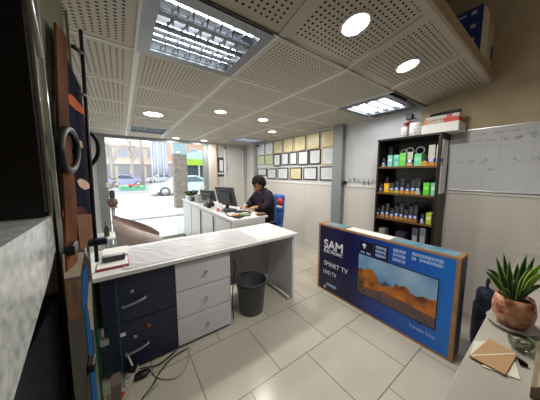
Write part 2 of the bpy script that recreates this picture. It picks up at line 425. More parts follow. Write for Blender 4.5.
# arched awning with green fascia in front of salmon building
aw = thing('shop_awning', (9.0, 31, 0), 'white arched shop awning with a yellow-green fascia, right in the window', 'awning')
M_ = MB(); prof = []
for k in range(13):
    a = PI * k / 12; prof.append((9.0 - 1.9 * math.cos(a), 30.2, 3.4 + 1.05 * math.sin(a)))
M_.prism(prof, (0, 2.4, 0)); M_.build('canopy', mat('awning_white', 'BFDDE8', .6), aw)
MB().box(6.9, 11.4, 30.1, 32.6, 2.55, 3.4).build('fascia', mat('awning_green', 'A8C840', .6), aw)
MB().box(7.0, 11.3, 31, 34, -.06, 2.55).build('shopfront', mat('awning_dark', '4A525E', .5), aw)
for xx in (7.0, 9.0, 11.1): MB().box(xx, xx + .15, 30.2, 30.35, -.06, 2.55).build('post', M_trim, aw)
# street pillar just outside
p0, p1 = aty(174, 160, 9.4), aty(187, 160, 9.4)
pl = thing('street_pillar', ((p0.x + p1.x) / 2, 9.65, -.005), 'square mottled brown street pillar on the pavement outside the window', 'pillar')
MB().box(p0.x, p1.x, 9.4, 9.9, -.005, 2.25, .02).build('shaft', mat('pillar_stone', '6C6460', .6, noise=('97867A', 9)), pl)
MB().box(p0.x - .01, p1.x + .01, 9.39, 9.91, 2.25, 4.2, .02).build('upper_shaft', mat('pillar_blue', '9FB0BA', .6), pl)
# street lamp, tree, banners
lp_ = aty(143, 180, 24); t = thing('street_lamp', (lp_.x, 24, -.06), 'thin pale lamp post standing across the street', 'street lamp')
MB().cyl((lp_.x, 24, -.06), (lp_.x, 24, 6.5), .16, .1).build('post', mat('lamp_post', 'A29A98', .6), t)
MB().tube([(lp_.x, 24, 6.4), (lp_.x, 24, 6.8), (lp_.x + .5, 24, 7.0), (lp_.x + 1.2, 24, 6.95)], .06).build('arm', MATS['lamp_post'], t)
MB().box(lp_.x + .9, lp_.x + 1.5, 23.85, 24.15, 6.8, 6.92, .03).build('lamp_head', M_trim, t)
def flag(px, label):
    q = aty(px, 180, 22); t = thing('flag_banner', (q.x, 22, -.06), label, 'banner', 'tall white banners across the street')
    MB().cyl((q.x, 22, -.06), (q.x, 22, 5.0), .05).build('pole', M_trim, t)
    rows = [[(q.x + .06 + .36 * u, 22 + .07 * math.sin(u * 6 + z), z) for u in (0, .25, .5, .75, 1)] for z in (1.3, 2.2, 3.1, 4.0, 4.9)]
    MB().strip(rows, .01).build('cloth', mat('banner_cloth', 'D4DCEC', .8), t)
for px, lb in ((153, 'tall white banner, leftmost of the three by the window centre'), (158.7, 'tall white banner, middle of the three by the window centre'), (164.5, 'tall white banner, rightmost of the three, left of the pillar')): flag(px, lb)
def tree(px, y, h, label):
    q = aty(px, 180, y); t = thing('street_tree', (q.x, y, -.06), label, 'tree', 'bare trees across the street')
    tk = MB(); tk.tube([(q.x, y, -.06), (q.x + .05, y, h * .35), (q.x - .05, y, h * .6)], lambda u: .16 - .07 * u)
    rr = random.Random(int(px))
    tk.build('trunk', mat('bark', 'B8AEA6', .9), t)
    b = MB()
    for k in range(26):
        a = rr.random() * 2 * PI; z0 = h * (.3 + .3 * rr.random()); l = h * (.2 + .2 * rr.random())
        e = Vector((q.x + math.cos(a) * l * .6, y + math.sin(a) * l * .6, z0 + l))
        b.tube([(q.x, y, z0), ((q.x * 1 + e.x) / 2 + .1, (y + e.y) / 2, z0 + l * .4), e], lambda u: .05 - .038 * u, 5)
    b.build('branches', MATS['bark'], t)
tree(133, 34, 9.5, 'bare tree left of the lamp post across the street'); tree(112, 30, 7, 'bare tree across the street near the left window jamb')
# cars
def car(x, y, s, col, label, L=4.2, W=1.7):
    t = thing('car', (x, y, -.06), label, 'car', 'parked cars in the street')
    g = -.06
    pf = [(-L / 2, .3), (-L / 2 + .02, .62), (-L / 2 + .3, .78), (-L * .24, .88), (-L * .1, 1.28), (L * .18, 1.36), (L * .36, 1.0), (L / 2 - .06, .92), (L / 2, .6), (L / 2 - .03, .3)]
    MB().prism([(x + u * s, y - W / 2, g + v) for u, v in pf], (0, W, 0), .03).build('body', mat('car_' + col, col, .25), t)
    gl = [(-L * .21, .90), (-L * .085, 1.23), (L * .165, 1.3), (L * .30, 1.0), (L * .30, .93)]
    MB().prism([(x + u * s, y - W / 2 - .008, g + v) for u, v in gl], (0, W + .016, 0)).build('windows', mat('car_glass', '5A6C78', .1), t)
    for u in (-L * .31, L * .30):
        for yy in (y - W / 2 - .02, y + W / 2 - .18):
            wl = MB().cyl((x + u * s, yy, g + .32), (x + u * s, yy + .2, g + .32), .32, seg=20).build('wheel', mat('tyre', '5C5E62', .7), t)
            MB().cyl((x + u * s, yy - .01, g + .32), (x + u * s, yy + .05, g + .32), .2, seg=16).build('hubcap', M_alu, wl)
    MB().box(x - s * L / 2 - .02, x - s * L / 2 + .05, y - W / 2 + .1, y - W / 2 + .45, g + .58, g + .7).build('headlight', M_trim, t)
q = atz(181, 195, 0); car(q.x + .35, q.y + .8, 1, 'CFE0EA', 'pale blue car parked on the pavement behind the street pillar')
q = atz(126, 186, 0); car(q.x + .1, q.y - .3, -1, 'A6AACC', 'purplish blue car parked across the street, left in the window', 3.4)
q = atz(162, 182.5, 0); car(q.x, q.y + .8, 1, 'CBD2DA', 'silver car across the street in front of the banners')
q = atz(152, 182, 0); car(q.x - 3.6, q.y + 1.5, 1, '9CA8BC', 'grey-blue car across the street right of the lamp post')
# planter with hedge and red flowers
a, b = atz(120, 190.5, 0), atz(146, 190, 0)
pt = thing('street_planter', ((a.x + b.x) / 2, a.y + .5, -.06), 'long green street planter with red flowers outside the window', 'planter')
MB().box(a.x, b.x, a.y, a.y + .9, -.06, .18, .02).build('trough', mat('planter_green', '6FB59A', .7), pt)
hd = MB()
for k in range(60): hd.blob((a.x + (b.x - a.x) * random.random(), a.y + .1 + .7 * random.random(), .2 + .1 * random.random()), .16, .16, .12, 1, .4)
tag(hd.build('hedge', mat('hedge_green', '7FB88F', .8), pt), kind='stuff')
fl = MB()
for k in range(40): fl.blob((a.x + (b.x - a.x) * (.35 + .4 * random.random()), a.y + .1 + .7 * random.random(), .33 + .12 * random.random()), .07, .07, .06, 1, .3)
tag(fl.build('flowers', mat('flower_red', 'C8505A', .7), pt), kind='stuff')

# ================================================================== DESK (front)
DT = .79
t = thing('office_desk', (.68, 2.0, 0), 'long white office desk with open knee space in the middle of the shop', 'desk')
MB().box(-.25, 1.60, 1.70, 2.30, DT - .03, DT, .003).build('desktop', M_white, t)
MB().box(1.54, 1.565, 1.73, 2.28, 0, DT - .03, .001).build('end_panel', M_lilac, t)
MB().box(-.23, -.205, 1.78, 2.28, 0, DT - .03, .001).build('end_panel', M_lilac, t)
MB().box(-.205, 1.54, 2.22, 2.24, .12, DT - .03).build('modesty_panel', M_inner, t)
MB().cyl((1.50, 1.74, .035), (1.50, 2.2, .035), .014).cyl((1.50, 2.2, .035), (1.50, 2.2, .0), .014).cyl((1.50, 1.75, .035), (1.50, 1.75, 0), .014).build('foot_bar', M_trim, t)
# navy pedestal
FY = 1.742
t = thing('drawer_cabinet', (.09, 1.95, 0), 'navy blue two-drawer cabinet under the left end of the desk', 'cabinet')
MB().box(-.165, .298, FY + .018, 2.2, .02, DT - .032, .002).build('body', M_navy, t)
MB().box(-.15, .285, FY + .05, 2.18, 0, .02).build('plinth', M_black, t)
def lockd(x, z, p, c): MB().cyl((x, FY + .002, z), (x, FY - .006, z), .012).build('lock', c, p)
for z0, z1 in ((.40, .752), (.025, .395)):
    d = MB().box(-.165, .298, FY, FY + .018, z0, z1, .002).build('drawer', M_navy, t)
    zc = z0 + (z1 - z0) * .40
    MB().tube([(-.05, FY, zc - .012), (-.045, FY - .025, zc - .012), (.02, FY - .034, zc), (.085, FY - .025, zc + .012), (.09, FY, zc + .012)], .008).build('handle', M_alu, d)
    lockd(.01, z1 - .135, d, M_alu)
MB().box(-.075, -.045, FY - .004, FY, .30, .325).build('sticker', M_paper, t)
MB().cyl((.10, FY, .31), (.10, FY - .005, .31), .016).build('lock', mat('copper', 'A86A4A', .3, metal=.8), t)
# white three drawer pedestal
t = thing('drawer_chest', (.54, 1.95, 0), 'white three-drawer chest with small round knobs under the desk', 'cabinet')
MB().box(.305, .775, FY + .018, 2.2, .03, DT - .05, .002).build('body', M_lilac, t)
MB().box(.315, .765, FY + .03, 2.18, 0, .03).build('plinth', M_black, t)
for z0, z1 in ((.505, .738), (.27, .497), (.03, .262)):
    d = MB().box(.303, .777, FY - .004, FY + .018, z0, z1, .003).build('drawer', M_lilac, t)
    zc = (z0 + z1) / 2
    MB().lathe([(0, 0), (.006, 0), (.006, .01), (.014, .016), (.013, .025), (0, .029)], (.545, FY - .004, zc), 14, Matrix.Rotation(PI / 2, 4, 'X')).build('knob', M_chrome, d)
# transparent ribbed cover sheet on the desktop
M_cover = mat('clear_cover', 'F0F0F3', .28, spec=.5)
rows = []
for i in range(110):
    x = -.03 + 1.12 * i / 109
    rows.append([(x, 1.735 + .5 * j / 29, DT + .004 + .0018 * math.sin(x * 70 + j * .75 + 1.6 * math.sin(j * .33)) * (1 if x < .8 else max(0, (1.1 - x) / .3))) for j in range(30)])
tag(MB().strip(rows, -.0015).build('desk_cover', M_cover), 'wavy clear plastic cover sheet spread over the white desk top', 'desk cover')
tag(MB().box(1.10, 1.58, 1.75, 2.27, DT, DT + .003).build('desk_blotter', mat('blotter', 'E4DED8', .4)), 'thin beige sheet on the right end of the white desk', 'desk mat')
# papers, red notebook, grey tray
q = atz(113, 264, DT)
t = tag(MB().box(-.185, .005, 1.80, 1.98, DT, DT + .014, .002).build('notebook', mat('red_cover', 'A83040', .5)), 'flat red-edged notebook at the left end of the desk', 'notebook')
tag(MB().box(-.18, -.0, 1.805, 1.975, DT + .0145, DT + .02).build('paper_sheet', M_paper), 'white sheet lying on the red notebook', 'paper')
g = thing('card_reader', (-.08, 1.93, DT + .02), 'small grey block standing on the red notebook', 'device')
MB().box(-.155, -.015, 1.90, 1.96, DT + .02, DT + .06, .006).build('body', M_dgrey, g); MB().box(-.145, -.03, 1.905, 1.955, DT + .06, DT + .063).build('screen', M_alu, g)
tag(MB().box(-.165, .005, 2.02, 2.24, DT, DT + .028, .001).build('paper_stack', M_paper), 'thick stack of white paper behind the grey block', 'paper')
tag(MB().box(-.245, -.19, 1.80, 2.0, DT, DT + .006).build('paper_sheet', M_paper), 'white paper sheets at the very left edge of the desk', 'paper')

# waste bin
t = thing('waste_bin', (1.06, 1.84, 0), 'dark grey plastic waste bin on the floor in the desk knee space', 'bin')
c = (1.06, 1.84, 0)
MB().lathe([(0, .0), (.122, 0), (.126, .006), (.157, .335), (.167, .337), (.167, .352), (.160, .352), (.153, .34), (.119, .012), (0, .012)], c, 36).build('bucket', M_bin, t)
MB().lathe([(.1555, .305), (.159, .307), (.159, .317), (.1565, .319)], c, 36).build('rim_band', M_bin, t)
lb = MB()
for k in range(7): lb.blob((1.06 + random.uniform(-.06, .06), 1.84 + random.uniform(-.06, .06), .19 + random.uniform(-.02, .05)), .045, .04, .03, 2, .35)
lb.build('crumpled_rubbish', mat('rubbish', '34363C', .7), t)
tag(MB().tube([(.80, 1.72, .66), (.815, 1.71, .60), (.79, 1.715, .4), (.80, 1.75, .2), (.83, 1.8, .012)], .006).build('hanging_cable', M_black), 'black cable hanging beside the white drawer chest', 'cable')
# cables + power strip on floor
def fz(px, py): q = atz(px, py, .008); return (q.x, q.y, .008)
tag(MB().tube([fz(*p) for p in ((188, 348), (172, 358), (160, 372), (152, 386), (143, 398), (138, 408))], .005).build('floor_cable', M_black), 'black cable running on the floor along the navy cabinet', 'cable')
tag(MB().tube([(x, y, .019) for x, y, _ in [fz(*p) for p in ((176, 352), (160, 365), (150, 368), (140, 370))]], .005).build('floor_cable', M_black), 'short black cable to the adapter by the navy cabinet', 'cable')
tag(MB().tube([fz(*p) for p in ((190, 347), (188, 362), (178, 376), (166, 379), (156, 376), (150, 368))], .005).build('floor_cable', mat('beige_cable', 'B8A890', .5)), 'beige cable curling on the floor tiles', 'cable')
gc = mat('grey_cable', '8C8F86', .5)
tag(MB().tube([fz(*p) for p in ((157, 380), (150, 390), (145, 396), (150, 392), (158, 384))], .003).build('floor_cable', gc), 'thin grey cable in front of the power strip', 'cable')
ps = atz(128, 387, 0)
t = thing('power_strip', (ps.x, ps.y, 0), 'white power strip with a red switch on the floor by the navy cabinet', 'power strip')
R = Matrix.Translation((ps.x, ps.y, 0)) @ Matrix.Rotation(math.radians(68), 4, 'Z')
MB().box(-.13, .13, -.028, .028, 0, .036, .006, R).build('body', mat('strip_white', 'B4B0A4', .5), t)
MB().box(-.105, -.07, -.014, .014, .036, .044, .003, R).build('switch', mat('red_switch', 'D23A34', .4), t)
for k in (-.02, .03): MB().lathe([(.0, .0365), (.019, .0365), (.019, .0385), (0, .0385)], (0, 0, 0), 16, R @ Matrix.Translation((k, 0, 0))).build('socket', M_inner, t)
pg = thing('power_plug', R @ Vector((.09, 0, .037)), 'black plug in the far end of the white power strip', 'plug')
MB().box(.065, .115, -.024, .024, .037, .075, .006, R).build('plug_body', M_black, pg)
e = R @ Vector((.09, 0, .07)); e2 = atz(128, 366, .15)
MB().tube([e, (e.x - .03, e.y + .05, .14), (e.x - .075, e.y + .06, .16)], .006).build('plug_cable', M_paper, pg)
q = atz(142, 377, 0); t = thing('power_adapter', (q.x, q.y, 0), 'black oval power adapter lying beside the power strip', 'adapter')
MB().blob((q.x, q.y, .022), .055, .03, .022, 3).build('body', M_black, t); 
q = atz(116, 388, 0)
tag(MB().box(-.135, -.085, 1.50, 1.60, 0, .16, .004).build('wooden_block', mat('grey_wood', '6D625A', .7)), 'grey-brown block on the floor left of the power strip', 'block')

# ================================================================== TELEVISION BOX
TX, TY0, TY1, TZ = 2.0, .38, 1.745, .845
t = thing('television_box', (2.07, 1.07, 0), 'large flat blue television carton standing on edge in front of the bookcase', 'box')
MB().box(TX, TX + .165, TY0, TY1, 0, TZ, .004).build('carton', M_card, t)
def grad_mat():
    m = bpy.data.materials.new('blue_print'); m.use_nodes = True; nt = m.node_tree; L = nt.links; b = nt.nodes['Principled BSDF']; b.inputs['Roughness'].default_value = .3
    tc = nt.nodes.new('ShaderNodeTexCoord'); sp = nt.nodes.new('ShaderNodeSeparateXYZ'); L.new(tc.outputs['Object'], sp.inputs[0])
    mr = nt.nodes.new('ShaderNodeMapRange'); L.new(sp.outputs['Y'], mr.inputs[0]); mr.inputs[1].default_value = .67; mr.inputs[2].default_value = -.67
    r = nt.nodes.new('ShaderNodeValToRGB'); L.new(mr.outputs[0], r.inputs[0]); cr = r.color_ramp
    cr.elements[0].color = lin('100E32'); cr.elements[1].color = lin('1272CE')
    for p_, c_ in ((.36, '15164A'), (.55, '173A8E'), (.85, '125CC0')): x = cr.elements.new(p_); x.color = lin(c_)
    L.new(r.outputs[0], b.inputs['Base Color']); return m
XF = TX - .001
MB().box(XF, TX + .002, TY0 + .028, TY1 - .028, .022, TZ - .022).build('printed_front', grad_mat(), t)
M_ltw = mat('print_white', 'E4E6F0', .4); M_ltb = mat('print_pale_blue', '9CB8E4', .4)
def onb(px, py): q = atx(px, py, TX); return q.y, q.z
def tl(txt, p0, p1, hpx, m, bold=0.0):            # lettering between two baseline pixels
    y0, z0 = onb(*p0); y1, z1 = onb(*p1); 
    y0b, zt = onb(p0[0], p0[1] - hpx)
    lettering('lettering', txt, (zt - z0) * 1.38, face_neg_x(XF - .0006, y0, z0), m, t, .0006, abs(y0 - y1), bold)
tl('SAM', (324, 246.8), (342.5, 251), 8.6, M_ltw, .003)
tl('ELECTRONIC', (324, 251), (342.5, 255.6), 3.2, M_ltw, .001)
tl('SMART TV', (324, 264), (347.5, 270.5), 4.6, M_ltw)
tl('UHD TV', (323.3, 272), (336, 275.5), 4.0, M_ltw)
tl('Frameless Series', (409, 326), (434.5, 338.5), 3.8, M_ltb)
def strokes(name, a, b_, rows, m, seed, fill=.75, hp=5):   # small unreadable print: rows of letter-like bars
    r = random.Random(seed); y0, z0 = onb(*a); y1, z1 = onb(*b_); z1 = onb(a[0], a[1] + hp)[1]; mb = MB(); hz = (z0 - z1) / rows
    for k in range(rows):
        y = y0; zt = z0 - k * hz
        while y > y1:
            wd = r.uniform(.008, .02)
            if r.random() < fill: mb.box(XF - .0008, XF + .0005, max(y - wd, y1), y, zt - hz * r.uniform(.7, .9), zt - hz * .12)
            y -= wd + .004
    mb.build(name, m, t)
strokes('small_print', (326.5, 281.5), (336, 289), 1, M_ltb, 2, .95, 4)
y0, z0 = onb(324, 286); MB().prism([(XF - .001, y0 + .004, z0 - .005), (XF - .001, y0 - .03, z0 - .005), (XF - .001, y0 - .014, z0 + .032)], (.001, 0, 0)).build('triangle_mark', M_ltw, t)
# three dark icon panels
M_icd = mat('icon_dark', '10121F', .3)
for (xa, xb, ya) in ((360.5, 372.5, 239.5), (374, 388, 242.5)):
    y0, z0 = onb(xa, ya + 1); y1, z1 = onb(xb, ya + 17)
    MB().box(XF - .0004, XF + .001, y1, y0, .636, z0).build('icon_panel', M_icd, t)
yc, zc = onb(364.5, 245.5); MB().lathe([(0, 0), (.02, 0), (.02, .001), (0, .001)], (XF - .001, yc, zc), 20, Matrix.Rotation(PI / 2, 4, 'Y')).build('bulb_icon', M_ltw, t)
MB().box(XF - .001, XF, yc - .008, yc + .008, zc - .032, zc - .018).build('bulb_icon', M_ltw, t)
strokes('icon_caption', (361, 250), (370.5, 255), 1, M_ltb, 3, .95, 3)
strokes('icon_caption', (376, 245), (386, 258.5), 3, M_ltb, 4, .95, 12)
strokes('icon_caption', (393.5, 247.5), (405, 264), 3, M_ltb, 5, .95, 14)
strokes('feature_print', (412.5, 251.5), (444, 263), 2, M_ltb, 6, .97, 9)
# picture of the screen
PY0, PY1, PZ0, PZ1 = 1.185, .505, .205, .625
pc = MB().box(XF - .002, XF + .001, PY1, PY0, PZ0, PZ1).build('screen_picture', mat('print_sky', '4F8CC2', .3, noise=('9FC0DC', 3.5)), t)
MB().box(XF - .003, XF + .001, PY1 - .006, PY0 + .006, PZ1, PZ1 + .006).box(XF - .003, XF + .001, PY1 - .006, PY0 + .006, PZ0 - .008, PZ0).box(XF - .003, XF + .001, PY1 - .006, PY1, PZ0, PZ1).box(XF - .003, XF + .001, PY0, PY0 + .006, PZ0, PZ1).build('screen_border', M_black, t)
for yy in (.60, 1.09): MB().prism([(XF - .003, yy + .03, PZ0 - .03), (XF - .003, yy + .022, PZ0 - .03), (XF - .003, yy - .01, PZ0 - .006), (XF - .003, yy + .01, PZ0 - .006)], (.003, 0, 0)).build('screen_foot', M_black, t)
def sheet(name, pts, m, off): MB().prism([(XF - off, PY0 - (PY0 - PY1) * u, PZ0 + (PZ1 - PZ0) * v) for u, v in pts], (.0006, 0, 0)).build(name, m, pc)
sheet('printed_lake', [(0, 0), (1, 0), (1, .34), (0, .34)], mat('print_lake', '2E4058', .3, noise=('7A5238', 6)), .0027)
sheet('printed_far_hill', [(.3, .34), (.34, .45), (.42, .56), (.5, .46), (.6, .5), (.7, .42), (.74, .34)], mat('print_hill', '4A5878', .5), .0029)
sheet('printed_rocks', [(0, .12), (0, .60), (.05, .66), (.1, .63), (.16, .70), (.23, .69), (.28, .62), (.32, .48), (.38, .40), (.46, .47), (.52, .50), (.55, .60), (.6, .56), (.64, .62), (.69, .60), (.73, .52), (.8, .5), (.86, .56), (.94, .55), (1, .60), (1, .22), (.8, .24), (.66, .27), (.55, .27), (.4, .3), (.3, .24), (.2, .22), (.1, .2)],
      mat('print_rock', 'D07A28', .5, noise=('5A3318', 9)), .0031)
sheet('printed_reeds', [(0, 0), (0, .42), (.02, .38), (.05, .44), (.09, .36), (.12, .1), (.1, 0)], mat('print_reed', '2A2016', .5, noise=('7A6440', 30)), .0033)
# top: white label, teal print
MB().box(TX + .012, TX + .15, .90, 1.36, TZ, TZ + .002).build('white_label', M_paper, t)
MB().box(TX + .012, TX + .15, .41, .885, TZ, TZ + .0015).build('printed_top', mat('teal_print', '2E7E9C', .5, noise=('88A0A8', 12)), t)
MB().box(TX + .012, TX + .15, 1.40, 1.66, TZ, TZ + .0015).build('printed_top', MATS['teal_print'], t)
MB().box(TX + .035, TX + .163, TY0 - .0015, TY0, .03, TZ - .03).build('printed_end', mat('end_print', '1C4570', .5, noise=('25303C', 5)), t)
MB().box(TX + .065, TX + .11, TY0 - .004, TY0 - .0015, .50, .53).build('hand_hole', M_black, t)

# ================================================================== BOOKCASE
BX0, BX1, BY0, BY1, BZ = 2.55, 2.795, .715, 1.335, 1.865
t = thing('bookcase', (2.67, 1.02, 0), 'tall dark brown open bookcase with stocked shelves against the right wall', 'bookcase')
MB().box(BX0, BX1, BY0, BY0 + .025, 0, BZ, .002).build('side_panel', M_dwood, t)
MB().box(BX0, BX1, BY1 - .02, BY1, 0, BZ, .002).build('side_panel', M_dwood, t)
MB().box(BX1 - .008, BX1, BY0 + .025, BY1 - .02, .05, BZ - .02).build('back_panel', M_blk2, t)
MB().box(BX0 - .003, BX1, BY0 - .004, BY1 + .004, BZ - .022, BZ, .002).build('top_board', M_dwood, t)
SH = [1.545, 1.24, .935, .60, .28, .06]
for z in SH:
    s_ = MB().box(BX0 + .012, BX1 - .008, BY0 + .025, BY1 - .02, z - .02, z).build('shelf', M_dwood, t)
    MB().box(BX0 + .004, BX0 + .012, BY0 + .025, BY1 - .02, z - .02, z).build('shelf_edge', M_shelfw, s_)
tag(MB().box(2.585, 2.75, BY0 - .004, BY0, 1.26, 1.80).build('paper_notice', mat('notice_paper', 'F0F0F2', .6)), 'long plain grey paper sheet on the side of the dark bookcase', 'paper')
M_pouch = thin_glass('clear_pouch', 'A8AEB4', rough=.15)
def milky(name, tint, col, k):
    m = thin_glass(name, tint, .8, .12); nt = m.node_tree; o = nt.nodes['Material Output']; mx = nt.nodes['Mix Shader']
    m2 = nt.nodes.new('ShaderNodeMixShader'); d = nt.nodes.new('ShaderNodeBsdfDiffuse'); d.inputs[0].default_value = lin(col); m2.inputs[0].default_value = k
    nt.links.new(mx.outputs[0], m2.inputs[1]); nt.links.new(d.outputs[0], m2.inputs[2]); nt.links.new(m2.outputs[0], o.inputs[0]); return m
M_milk = milky('milky_pouch', 'C0C4C8', 'A0A4A8', .1); M_milk2 = milky('silver_pouch', 'E0E4E4', 'D8D8CC', .75)
M_pgrey = mat('pouch_contents', '33363C', .3, noise=('9CA0A6', 45))
def by(px, z): return atx(px, 190, BX0 + .05).y
def carton(px0, px1, pyt, z, col, label, cat='box', cap=None, grp='small cartons on the bookcase', X=2.57, dp=.1):
    a = atx(px0, 190, X); b = atx(px1, 190, X); top = atx((px0 + px1) / 2, pyt, X).z
    t = thing('small_carton', (X + dp / 2, (a.y + b.y) / 2, z), label, cat, grp)
    MB().box(X, X + dp, b.y, a.y, z, max(top, z + .03), .002).build('carton', mat('carton_' + col, col, .5), t)
    MB().box(X - .001, X, b.y + .006, a.y - .006, z + (top - z) * .45, z + (top - z) * .7).build('label_band', mat('cl_' + (cap or 'D8E4DC'), cap or 'D8E4DC', .5), t)
    return t
def pouch(px, z, hgt, wd, base, label, grp, X=2.585, band='1E3F96', head='C8D0E0', fill=1):
    y = atx(px, 190, X).y
    t = thing('parts_pouch', (X, y, z), label, 'parts pouch', grp)
    hb = min(.045, hgt * .3)
    MB().box(X - .012, X + .03, y - wd / 2, y + wd / 2, z, z + hb * .8, .002).build('base_card', mat('base_' + base, base, .5), t)
    MB().box(X - .013, X + .026, y - wd / 2, y + wd / 2, z + hb * .8, z + hb * 1.55, .001).build('blue_band', mat('band_' + band, band, .4), t)
    MB().box(X - .0145, X - .0125, y - wd * .3, y + wd * .28, z + hb * .9, z + hb * 1.5).build('white_label', mat('head_' + head, head, .5), t)
    MB().prism([(X - .01, y - wd * .46, z + hb * 1.55), (X + .02, y - wd * .46, z + hb * 1.55), (X + .008, y - wd * .40, z + hgt), (X + .002, y - wd * .40, z + hgt)], (0, wd * .9, 0)).build('clear_bag', M_milk2 if fill == 2 else M_milk, t)
    if fill: MB().blob((X + .005, y, z + hb * 1.6 + (hgt - hb * 1.6) * .4), .008, wd * .25, (hgt - hb * 1.6) * .35, 2, .2).build('contents', M_pgrey if fill == 1 else mat('pouch_silver', 'B8B8AE', .35, noise=('8F948F', 40)), t)
    return t
# top shelf
z = SH[0]; G = 'parts and cartons on the top shelf'
pouch(382.5, z, .10, .035, 'B0A494', 'small white and blue pouch at the left end of the top shelf', G, fill=0)
carton(386, 390.5, 155.5, z, '7FD0C0', 'teal carton below the tall clear bag, top shelf left', grp=G)
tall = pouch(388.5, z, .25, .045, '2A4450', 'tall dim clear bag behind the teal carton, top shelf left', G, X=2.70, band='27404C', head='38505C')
carton(392, 397, 155, z, '86D4B4', 'pale green-blue carton second from left, top shelf', cap='58B8C8', grp=G)
carton(397.6, 403.6, 153, z, '6FD060', 'bright green carton with grey coils above, top shelf', cap='8FE070', grp=G)
pouch(408, z, .155, .055, 'C89878', 'pouch with a tall white label and peach base, top shelf centre', G, head='E8EEF0', fill=2)
carton(412, 419, 154, z, '6FD4A0', 'mint green carton right of centre, top shelf', cap='9CE4C0', grp=G)
carton(418.5, 425, 161.5, z, 'C8A838', 'low yellow carton beside the mint carton, top shelf', cap='B0902C', grp=G, X=2.565, dp=.08)
pouch(422, z, .13, .05, '3A3C50', 'dark pouch with white label above the low yellow carton', G, X=2.665)
pouch(429, z, .21, .06, 'D8862E', 'tall silver bag with orange base, top shelf right', G, fill=2)
pouch(436.5, z, .205, .055, 'A88C60', 'tall silver bag at the right end of the top shelf', G, fill=2)
cz = MB()
for y, zz, r in ((1.10, 1.735, .035), (1.045, 1.745, .04), (.94, 1.745, .04)):
    cz.tube([(2.70, y + r * math.cos(2 * PI * k / 12), zz - .03 + r * math.sin(2 * PI * k / 12)) for k in range(12)], .008, 8, True)
    cz.box(2.695, 2.705, y - .004, y + .004, SH[0], zz - .06)
tag(cz.build('cable_coils', mat('coil_grey', '8A8C90', .4)), 'row of grey coiled cables on a rack behind the green cartons', 'cables')
# second shelf
z = SH[1]; G = 'parts and cartons on the second shelf'
pouch(381, z, .10, .035, '7C6A50', 'small pouch left of the yellow carton, second shelf', G)
carton(383.8, 388.6, 183.6, z, 'E8B81E', 'bright yellow carton on the second shelf', cap='F0D050', grp=G)
pouch(386.5, z, .19, .04, '5A4A30', 'tall pouch behind the yellow carton, second shelf', G, X=2.68)
names = ['leftmost', 'second from left', 'third from left', 'fourth from left', 'fifth from left', 'rightmost']
for k, px in enumerate((392, 397, 402.3, 407.6, 413, 418)):
    pouch(px, z, (.12, .14, .17, .12, .16, .18)[k], .046, ('B8A030', 'C8B450', 'C89438', 'D0A040', 'C8963C', 'B8B0A0')[k], 'blue-banded parts pouch, %s of the six right of the yellow carton' % names[k], G)
carton(423, 429, 182.8, z, '5FD03A', 'bright green carton at the right of the second shelf', cap='8FE860', grp=G)
carton(430.5, 437, 183.2, z, '86CFA0', 'pale green carton at the right end of the second shelf', cap='C0E8D0', grp=G)
# third shelf
z = SH[2]; G = 'parts and cartons on the third shelf'
nm = ['first', 'second', 'third', 'fourth', 'fifth', 'sixth', 'seventh', 'eighth', 'ninth']
for k in range(9):
    px = 379.3 + 4.75 * k
    pouch(px, z, (.11, .14, .17, .12, .15, .19, .13, .17, .19)[k], .042, ('8C6A40', 'B8844A', 'B88440', 'C08A48', 'C8924C', 'C08A40', 'B07838', 'A87838', '8C6230')[k], 'blue-banded parts pouch, %s from left on the third shelf' % nm[k], G)
pouch(424.6, z, .10, .03, 'A8B0B8', 'white-labelled pouch beside the yellow-green carton, third shelf', G, head='E0E4E4')
carton(428, 433.6, 213.5, z, 'B4C43C', 'yellow-green carton at the right end of the third shelf', cap='E0E4B0', grp=G)
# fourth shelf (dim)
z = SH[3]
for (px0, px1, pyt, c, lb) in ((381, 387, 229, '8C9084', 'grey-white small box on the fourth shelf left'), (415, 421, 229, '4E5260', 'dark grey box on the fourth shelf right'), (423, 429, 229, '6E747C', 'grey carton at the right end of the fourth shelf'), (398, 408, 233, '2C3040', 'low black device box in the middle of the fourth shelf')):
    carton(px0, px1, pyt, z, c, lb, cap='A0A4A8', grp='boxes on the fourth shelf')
# on top of the bookcase
def mugpot(px0, px1, pyt, lab, X, tilt=0):
    a = atx(px0, 135, X); b = atx(px1, 135, X); r = (a.y - b.y) / 2; y = (a.y + b.y) / 2; h = atx(px0, pyt, X).z - BZ
    t = thing('dotted_pot', (X + r, y, BZ), lab, 'pot', 'white dotted pots on the bookcase')
    MB().lathe([(0, 0), (r * .82, 0), (r * .95, h * .12), (r, h * .6), (r * .93, h), (r * .85, h), (r * .88, h * .3), (0, h * .25)], (X + r, y, BZ), 24).build('pot', M_paper, t)
    d = MB()
    for i in range(9):
        for j in range(3):
            aa = 2 * PI * (i + .5 * (j % 2)) / 9; d.blob((X + r + r * .985 * math.cos(aa), y + r * .985 * math.sin(aa), BZ + h * (.25 + .25 * j)), .006, .006, .006, 1)
    d.build('dots', M_dgrey, t)
mugpot(399.5, 406, 128, 'smaller white dotted pot, left on the bookcase top', 2.60)
mugpot(407, 419.5, 123.5, 'larger white dotted pot on the bookcase top', 2.58)
q = atx(407, 122, 2.70)
tag(MB().prism([(2.68, q.y + .04, q.z - .025), (2.68, q.y - .05, q.z - .012), (2.68, q.y - .04, q.z + .01), (2.68, q.y, q.z - .005)], (.08, 0, 0), .004).box(2.71, 2.73, q.y - .012, q.y + .012, BZ, q.z - .015).build('red_ornament', mat('red_plastic', 'B02A2C', .4)), 'red plastic piece behind the dotted pots on the bookcase', 'ornament')
q = atx(410, 117, 2.70)
